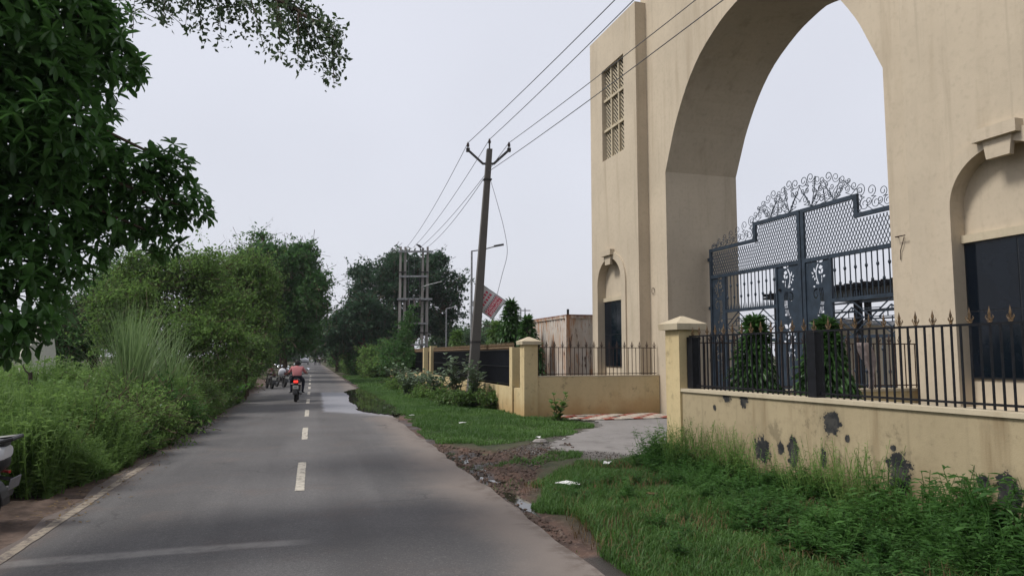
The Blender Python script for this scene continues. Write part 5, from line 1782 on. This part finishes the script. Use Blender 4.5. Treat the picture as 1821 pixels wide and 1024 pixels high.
broad_plant('milkweed_plant', 'pale leaved plant where the left weeds meet the parked motorcycles', (-2.75, 27.5, -.02), 6, .8, .24, 'lf_milk', .5, 6, .4)
broad_plant('milkweed_plant', 'dark broad leaved plant below the light green shrub', (-2.7, 29.0, -.02), 7, .75, .3, 'lf_weed_dark', .6, 6, .5)

# ---------------- drooping saplings inside the compound
def ashoka(label, base, h, r_, n, leaf=.17, group='drooping leaved saplings', mat='lf_ashoka'):
    t_ = thing('drooping_sapling', label, 'sapling', base, 0, group)
    MB().tube([(0, 0, -.05), (.02, .01, h * .5), (0, 0, h * .97)], [.035, .025, .008], 6).build('trunk', M['bark'], t_)
    z = h * (.06 + .94 * rng.random(n) ** .85)
    prof = r_ * np.clip(1.05 - (z / h) ** 1.6, .06, 1)
    a = rng.random(n) * 2 * np.pi
    rad = prof * np.sqrt(rng.random(n)) * (1 + .25 * np.sin(a * 3 + z * 4))
    P = np.stack([rad * np.cos(a), rad * np.sin(a), z], 1)
    D = np.stack([np.cos(a) * .45, np.sin(a) * .45, -.9 + .5 * rng.random(n) + (z / h) ** 4], 1) + rng.normal(size=(n, 3)) * .18
    tv = WL_V * np.array([.75, 1, 1.6])
    V, F, rv = replicate(tv, WL_F, P, frames(D, upbias=.8), leaf * (.7 + .6 * rng.random(n)))
    put('foliage', np_mesh('foliage', V, F, M[mat], rv, True), t_)
    return t_


ashoka('left drooping leaved sapling behind the near railing', (6.95, 10.5, 0), 2.35, .52, 3400)
ashoka('right drooping leaved sapling behind the near railing', (7.68, 9.7, 0), 2.28, .60, 3800)
ashoka('tall drooping sapling left of the container', W(908, 632, 30) - Vector((0, 0, 1.8)), 3.9, .75, 2200, .28)
ashoka('drooping sapling touching the container corner', W(938, 632, 29) - Vector((0, 0, 1.8)), 3.2, .6, 1600, .28)
ashoka('drooping sapling low behind the cream pillar and container', W(952, 632, 25) - Vector((0, 0, 1.8)), 2.15, .45, 600, .24)
ashoka('lighter drooping sapling below the hanging sign', W(882, 632, 33) - Vector((0, 0, 1.8)), 3.2, .8, 1000, .26, mat='lf_light')
ashoka('lighter drooping sapling left of the leaning pole', W(812, 632, 38) - Vector((0, 0, 1.8)), 3.0, .8, 900, .26, mat='lf_light')

# ---------------- weeds: feathery plants, too many to count
def weed_template(nst, nlv, wide, seed, leaf=.16):
    r2 = np.random.default_rng(seed)
    V, F = [], []
    for s_ in range(nst):
        a = r2.random() * 6.28
        sp = .12 + .3 * r2.random()
        hh = .55 + .45 * r2.random()
        bx, by = r2.normal(size=2) * .06
        for k in range(nlv):
            t_ = .08 + .92 * (k + r2.random()) / nlv
            p = np.array([bx + sp * t_ ** 1.5 * np.cos(a), by + sp * t_ ** 1.5 * np.sin(a), hh * t_])
            w_ = r2.random() * 6.28
            d = unit(np.array([np.cos(w_), np.sin(w_), .15 + .9 * r2.random()]))
            x = unit(np.cross(d, [0, 0, 1.0]) + r2.normal(size=3) * .3)
            l_ = leaf * (.5 + .8 * r2.random()) * (1.15 - .6 * t_)
            n0 = len(V)
            V += [p, p + d * l_ * .45 + x * l_ * wide, p + d * l_ - np.array([0, 0, l_ * .25]), p + d * l_ * .45 - x * l_ * wide]
            F.append((n0, n0 + 1, n0 + 2, n0 + 3))
        p0, p1 = np.array([bx, by, 0]), np.array([bx + sp * np.cos(a), by + sp * np.sin(a), hh])
        n0 = len(V)
        V += [p0 + [.012, 0, 0], p0 - [.012, 0, 0], p1 - [.003, 0, 0], p1 + [.003, 0, 0]]
        F.append((n0, n0 + 1, n0 + 2, n0 + 3))
    return np.array(V), np.array(F)


WT = [weed_template(7, 26, .10, 1, .15), weed_template(6, 30, .085, 2, .13), weed_template(5, 22, .16, 3, .2)]


def weeds(name, label, cat, mat, P, H, wid=1.0, tsel=(0, 1, 2)):
    """P: n x 3 bases, H: heights"""
    Vs, Fs, Rs, off = [], [], [], 0
    sel = rng.choice(tsel, len(P))
    for k in tsel:
        i = np.where(sel == k)[0]
        if not len(i): continue
        tv, tf = WT[k]
        hh = H[i]
        S = np.stack([(.55 + .35 * hh) * wid, (.55 + .35 * hh) * wid, hh], 1)
        V, F, rv = replicate(tv, tf, P[i], rotz(rng.random(len(i)) * 6.28), S)
        rv = np.clip(rv * .6 + rng.random(len(rv)) * .4, 0, 1)
        Vs.append(V); Fs.append(F + off); Rs.append(rv); off += len(V)
    o = put(name, np_mesh(name, np.concatenate(Vs), np.concatenate(Fs), M[mat], np.concatenate(Rs)))
    return tag(o, label, cat, kind='stuff')


# left bank
n = 2000
y = 8.5 + 13 * rng.random(n) ** 1.1
x = -2.92 - 4.2 * rng.random(n) ** 1.6 - .55 * vnoise(np.stack([y, y * 0], 1), .9, 3) + .3 * np.clip((y - 11) / 6, 0, 1)
hgt = (.36 + .46 * np.clip((-x - 2.9) / 1.0, 0, 1)) * (.35 + 1.5 * vnoise(np.stack([x, y], 1), .75, 5))
keep = ~((y < 10.8) & (x > -4.35))
weeds('roadside_weeds', 'thick feathery green weeds along the near left road edge', 'weeds', 'lf_weed', np.stack([x, y, np.full(n, -.04)], 1)[keep], hgt[keep] * 1.35)
n = 1400
y = 20 + 26 * rng.random(n)
x = -2.75 - 2.6 * rng.random(n) ** 1.3 - .5 * np.clip((y - 30) / 10, 0, 1)
hgt = (.5 + .6 * np.clip((-x - 2.8) / 1.2, 0, 1)) * (.75 + .7 * vnoise(np.stack([x, y], 1), .5, 6))
weeds('roadside_weeds', 'tall feathery weeds along the left road edge towards the motorcycles', 'weeds', 'lf_weed', np.stack([x, y, np.full(n, -.05)], 1), hgt * 1.3)
n = 420
y = 9.5 + 34 * rng.random(n)
x = -3.4 - 3.6 * rng.random(n)
keep = ~((y < 10.8) & (x > -4.35))
weeds('roadside_weeds', 'darker green weeds mixed into the left bank', 'weeds', 'lf_weed_dark', np.stack([x, y, np.full(n, -.04)], 1)[keep], (.5 + .7 * rng.random(n))[keep])
n = 60
y = 13 + 14 * rng.random(n); x = -3.6 - 1.2 * rng.random(n)
weeds('dry_weeds', 'dry brown weeds among the green left bank', 'weeds', 'lf_dry', np.stack([x, y, np.full(n, -.04)], 1), .6 + .5 * rng.random(n), 1, (1,))
n = 1300
y = 14 + 46 * rng.random(n); x = -5.5 - 14 * rng.random(n)
weeds('field_weeds', 'field of mixed weeds behind the left bank', 'weeds', 'lf_weed', np.stack([x, y, np.full(n, -.06)], 1), .8 + .8 * rng.random(n), 1.5)

for k, (px_, d, h, r_, mt) in enumerate(((352, 21, 1.35, .6, 'lf_light'), (305, 16.8, 1.05, .5, 'lf_weed_dark'), (255, 14.6, .95, .45, 'lf_weed'), (190, 12.9, 1.05, .5, 'lf_weed'), (120, 12.4, 1.0, .6, 'lf_acacia'), (378, 25, 1.6, .75, 'lf_acacia'), (160, 15.5, 1.5, .8, 'lf_light'))):
    b_ = W(px_, 632, d); b_.z = -.05
    tree('bank_bush', ['light green bush in the left weeds below the thorny trees', 'dark green bush at the left road edge', 'feathery rounded bush at the left road edge', 'feathery rounded bush above the faded edge line', 'pale green bush right of the wooden stake', 'pale green bush just before the bright leafy shrub', 'light green bush left of the tall cane grass'][k], b_, [(0, 0, h * .5, r_, r_, h * .5), (.35, .3, h * .45, r_ * .8, r_ * .8, h * .42), (-.35, .4, h * .5, r_ * .8, r_ * .8, h * .5)], 5200, .075 + .01 * (k % 3), mt, trunk_r=.025, fork=.15, cat='bush', group='bushes in the left weeds', clump=.24, per=16, twigs=1, width=.42, shell=.2)

# arching cane grass
def cane(label, base, nb, ln, group='clumps of arching cane grass'):
    a = rng.random(nb) * 2 * np.pi
    tilt = .12 + .75 * rng.random(nb) ** 1.6
    L = ln * (.55 + .5 * rng.random(nb))
    V, F = [], []
    K = 7
    for i in range(nb):
        dx, dy = math.cos(a[i]), math.sin(a[i])
        bx, by = rng.normal(size=2) * .14
        p = np.array([bx, by, 0.0])
        th = tilt[i] * .35
        n0 = len(V)
        for k in range(K + 1):
            w_ = .012 * (1 - (k / K) ** 2) + .0015
            V += [p + [-dy * w_, dx * w_, 0], p - [-dy * w_, dx * w_, 0]]
            th += tilt[i] * (.06 + .36 * (k / K) ** 2)
            p = p + np.array([dx * math.sin(th), dy * math.sin(th), math.cos(th)]) * L[i] / K
        F += [(n0 + 2 * k, n0 + 2 * k + 1, n0 + 2 * k + 3, n0 + 2 * k + 2) for k in range(K)]
    V = np.array(V)
    o = put('cane_grass', np_mesh('cane_grass', V, np.array(F), M['lf_cane'], np.repeat(rng.random(nb), 2 * (K + 1)), True), None, loc=base)
    return tag(o, label, 'grass clump', group)
cane('largest arching clump of tall cane grass above the left weeds', (-4.35, 20.2, -.05), 460, 3.3)
cane('smaller arching cane grass clump right of the largest one', (-3.9, 22.2, -.05), 220, 2.8)
cane('low cane grass clump beside the wooden stake', (-5.0, 14.0, -.05), 130, 1.5)

# ruin, stake and brick wall in the left weeds
rb = W(66, 632, 19); rb.z = -.05
rn = thing('ruined_wall', 'flaking whitewashed wall stump under the glossy leaves', 'wall', rb, R(25))
m = MB()
m.plate([(-.36, 0), (.42, 0), (.42, 1.9), (.36, 2.3), (.2, 2.45), (.12, 2.85), (.0, 2.7), (-.06, 2.2), (-.3, 2.02), (-.36, 1.9)], [], .28, lambda a, b, d: (a, d, b))
m.build('wall_body', M['ruinwhite'], rn)
bw = thing('brick_wall', 'low dull red wall left of the white stump', 'wall', rb + Vector((-.35, .5, 0)), R(25))
for j in range(14):
    for i in range(9):
        put('brick', MB().box((0, 0, 0), (.22, .12, .085)).mesh('brick', M['brickwall']) if (i == 0 and j == 0) else bpy.data.meshes['brick'], bw, loc=(-.12 - .235 * i - (.115 if j % 2 else 0), random.uniform(-.006, .006), .05 + .1 * j))
MB().span((-2.3, -.045, 0), (-.05, .045, 1.38)).build('mortar', M['concrete'], bw)
sb = W(58, 632, 13.2); sb.z = -.05
sk2 = thing('wooden_stake', 'weathered wooden stake standing in the left weeds', 'stake', sb)
MB().tube([(0, 0, 0), (.02, 0, .8), (-.02, .01, 1.55)], [.04, .038, .034], 7).build('stake_shaft', M['wood'], sk2)
MB().tube([(-.02, .01, 1.5), (-.1, 0, 1.58), (-.15, 0, 1.68)], [.018, .014, .008], 5).build('twig', M['wood'], sk2)

# ---------------- grass on the right verge
def grass(name, label, poly, n, h, w, mat, avoid=(), seed=1, patch=.0, z=verge_z):
    pl = np.array(poly)
    lo, hi = pl.min(0), pl.max(0)
    P = lo + (hi - lo) * rng.random((n, 2))
    k = zone(P, poly, .30, seed)
    for a in avoid: k &= ~zone(P, a, .15, seed + 3)
    if patch: k &= vnoise(P, 1.1, seed + 11) + .25 * rng.random(n) > patch
    P = P[k]
    n = len(P)
    zz = z(P) - .005
    hh = h * (.35 + .85 * rng.random(n) ** 1.5) * (.35 + 1.3 * vnoise(P, 1.3, seed + 2))
    a = rng.random(n) * 2 * np.pi
    b = .25 + .7 * rng.random(n)
    dx, dy = np.cos(a), np.sin(a)
    ww = w * (.7 + .6 * rng.random(n))
    B_ = np.column_stack([P, zz])
    px_ = np.stack([-dy * ww, dx * ww, 0 * ww], 1)
    m1 = B_ + np.stack([dx * hh * b * .3, dy * hh * b * .3, hh * .6], 1)
    tp_ = B_ + np.stack([dx * hh * b, dy * hh * b, hh * (1.05 - .35 * b)], 1)
    V = np.stack([B_ - px_, B_ + px_, m1 + px_ * .75, m1 - px_ * .75, tp_], 1).reshape(-1, 3)
    base = (np.arange(n) * 5)[:, None]
    F = np.concatenate([base + np.array([[0, 1, 2]]), base + np.array([[0, 2, 3]]), base + np.array([[3, 2, 4]])])
    o = put(name, np_mesh(name, V, F, M[mat], np.repeat(np.clip(.6 * vnoise(P, .7, seed + 4) + .4 * rng.random(n), 0, 1), 5)))
    return tag(o, label, 'grass', kind='stuff')


NEAR = [(6.0, 12.0), (5.3, 11.9), (4.4, 11.5), (3.6, 10.9), (3.0, 9.9), (2.72, 8.6), (2.62, 7.2), (2.62, 5.6), (2.66, 3.0), (6.7, 3.0), (6.45, 5.2), (5.75, 10.6)]
FARG = [(2.55, 41), (2.75, 30), (2.72, 22), (2.5, 17.5), (2.65, 15.6), (3.2, 14.6), (4.2, 14.7), (5.6, 15.8), (6.7, 17.2), (7.2, 19.0), (6.2, 20.4), (5.95, 22), (5.95, 41)]
FARG2 = [(2.6, 70), (2.6, 40), (5.95, 40), (5.95, 70)]
grass('grass', 'green grass on the near right verge below the stained wall', NEAR, 190000, .115, .0042, 'lf_grass', (), 1, .24)
grass('grass', 'short green lawn between the driveway and the fence', FARG, 190000, .10, .0065, 'lf_grass', (GRAVEL,), 2, .10)
grass('grass', 'far strip of grass along the right road edge', FARG2, 30000, .14, .013, 'lf_grass', (), 3)
grass('grass', 'small grass island in the mud before the driveway', ISLAND, 6000, .09, .005, 'lf_grass', (), 4)
grass('grass', 'sparse grass tufts in the mud by the road', MUD, 26000, .05, .004, 'lf_grass', (), 5, .80)

grass('grass', 'dry straw blades among the near right grass', NEAR, 14000, .15, .004, 'lf_dry', (), 7, .35)
# clods in the mud
ck = MB().lathe([(.0, -.5), (.42, -.3), (.5, .05), (.3, .38), (.0, .5)], 6)
P = np.array([2.4, 5.5]) + np.array([2.6, 10.0]) * rng.random((12000, 2))
P = P[zone(P, MUD, .2, 2)][:2600]
S = .012 + .05 * rng.random(len(P)) ** 3
V, F, rv = replicate(np.array(ck.v), np.array([f for f in ck.f if len(f) == 4]), np.column_stack([P, verge_z(P) + .005]), frames(rng.normal(size=(len(P), 3))), np.stack([S, S * 1.2, S * .8], 1))
tag(put('mud_clods', np_mesh('mud_clods', V, F, M['leftsoil'], rv, True)), 'clods of brown mud at the driveway mouth', 'mud', kind='stuff')

# weeds along the foot of the stained wall
n = 330
yy = 3.2 + 7.9 * rng.random(n)
wx_ = 5.92 + (11.0 - yy) * math.tan(AR) - .2
xx = wx_ - .05 - 1.9 * rng.random(n) ** 1.5 * np.clip(.5 + (9.5 - yy) * .14, .25, 1.2)
hh = (.28 + .38 * rng.random(n)) * np.clip(1.1 - .25 * (wx_ - xx), .45, 1.1) * (.5 + 1.05 * vnoise(np.stack([xx, yy], 1), .8, 9))
weeds('wall_weeds', 'dark bushy weeds along the foot of the stained wall', 'weeds', 'lf_weed_dark', np.stack([xx, yy, np.full(n, -.01)], 1), hh, 1.15, (0, 2))
n = 60
yy = 6.6 + 4.4 * rng.random(n)
xx = 5.92 + (11.0 - yy) * math.tan(AR) - .25 - .35 * rng.random(n)
weeds('wall_weeds', 'tall thin weeds leaning on the stained wall', 'weeds', 'lf_weed', np.stack([xx, yy, np.full(n, -.01)], 1), .6 + .35 * rng.random(n), .75, (1,))
n = 90
xx = 3.2 + 2.0 * rng.random(n); yy = 3.2 + 6.5 * rng.random(n)
weeds('verge_weeds', 'scattered small weeds in the near right grass', 'weeds', 'lf_weed_dark', np.stack([xx, yy, np.full(n, -.01)], 1), .16 + .16 * rng.random(n), .8, (0, 2))

# gravel, litter and dead leaves
sv, sf = [], []
ico = MB().lathe([(.0, -.5), (.42, -.3), (.5, .05), (.3, .38), (.0, .5)], 5)
tv = np.array(ico.v); tfq = np.array([f for f in ico.f if len(f) == 4])
n = 1500
P = np.array([3.4, 11.2]) + np.array([3.4, 5.2]) * rng.random((n * 3, 2))
k = zone(P, GRAVEL, .4, 4) | zone(P, MUD, .2, 2)
P = P[k]
P = P[~zone(P, dp, .15, 1)][:n]
n = len(P)
S = .010 + .022 * rng.random(n) ** 3
V, F, rv = replicate(tv, tfq, np.column_stack([P, np.maximum(verge_z(P), .02 * zone(P, dp, .0, 1)) + .012]), frames(rng.normal(size=(n, 3))), np.stack([S, S * 1.1, S * .8], 1))
tag(put('gravel', np_mesh('gravel', V, F, M['stone'], rv)), 'loose grey gravel at the driveway mouth', 'gravel', kind='stuff')
lit = ['white litter scrap on the lawn edge nearest the driveway', 'white litter scrap by the gravel stone', 'white litter scrap on the driveway edge', 'flat pale litter scrap in the near grass', 'orange dead leaf in the near grass', 'white litter scrap on the lawn by the road', 'white litter scrap left of the bush']
for k, (px_, py_, s_, mt) in enumerate(((957, 778, .09, 'litter'), (1004, 781, .06, 'litter'), (1080, 824, .08, 'litter'), (1012, 861, .13, 'litter'), (1158, 879, .09, 'lf_dry'), (732, 739, .10, 'litter'), (822, 752, .12, 'litter'))):
    r0 = W(px_, py_, 1) - CAM
    p = CAM + r0 * ((.05 - CAMH) / r0.z)
    m = MB()
    vs = [(random.uniform(.6, 1) * s_ * math.cos(a) * (1.6 if k == 3 else 1), random.uniform(.6, 1) * s_ * math.sin(a), random.uniform(0, .04)) for a in [i * math.pi / 4 for i in range(8)]] + [(0, 0, .03)]
    m.add(vs, [(i, (i + 1) % 8, 8) for i in range(8)])
    o = m.build('litter_scrap' if mt == 'litter' else 'dead_leaf', M[mt])
    o.location = p
    o.modifiers.new('thick', 'SOLIDIFY').thickness = .004
    tag(o, lit[k], 'litter' if mt == 'litter' else 'leaf')
gs = MB().lathe([(0, -.06), (.11, -.04), (.14, .02), (.09, .08), (0, .10)], 7).build('stone', M['concrete'])
gs.location = (4.55, 14.55, .03); gs.scale = (1.2, .8, .8)
tag(gs, 'pale rounded stone at the lawn corner by the driveway', 'stone')
# dead leaves and twigs along the left road edge
n = 700
P = np.stack([-2.75 + .35 * rng.normal(size=n) * .6, 9 + 17 * rng.random(n)], 1)
V, F, rv = replicate(LEAF_V, LEAF_F, np.column_stack([P, np.full(n, .012)]), frames(rng.normal(size=(n, 3)) * np.array([1, 1, .15]), upbias=.9), np.stack([.03 + 0 * P[:, 0], .04 + .04 * rng.random(n), .03 + 0 * P[:, 0]], 1))
tag(put('dead_leaves', np_mesh('dead_leaves', V, F, M['lf_dry'], rv)), 'dead leaves strewn along the left road edge', 'leaves', kind='stuff')

# dark grass on the ground left of the weeds is bare soil; air over the whole place

hz = MB().span((-160, -12, -1.1), (120, 330, 17.5))
hm = bpy.data.materials.new('thin_damp_air')
hm.use_nodes = True
hm.node_tree.nodes.clear()
pv = hm.node_tree.nodes.new('ShaderNodeVolumePrincipled')
pv.inputs['Color'].default_value = (.86, .89, .95, 1)
pv.inputs['Density'].default_value = .0003
pv.inputs['Anisotropy'].default_value = .2
om = hm.node_tree.nodes.new('ShaderNodeOutputMaterial')
hm.node_tree.links.new(pv.outputs[0], om.inputs['Volume'])
tag(hz.build('haze', hm), 'thin damp haze over the whole road', 'haze', kind='stuff')
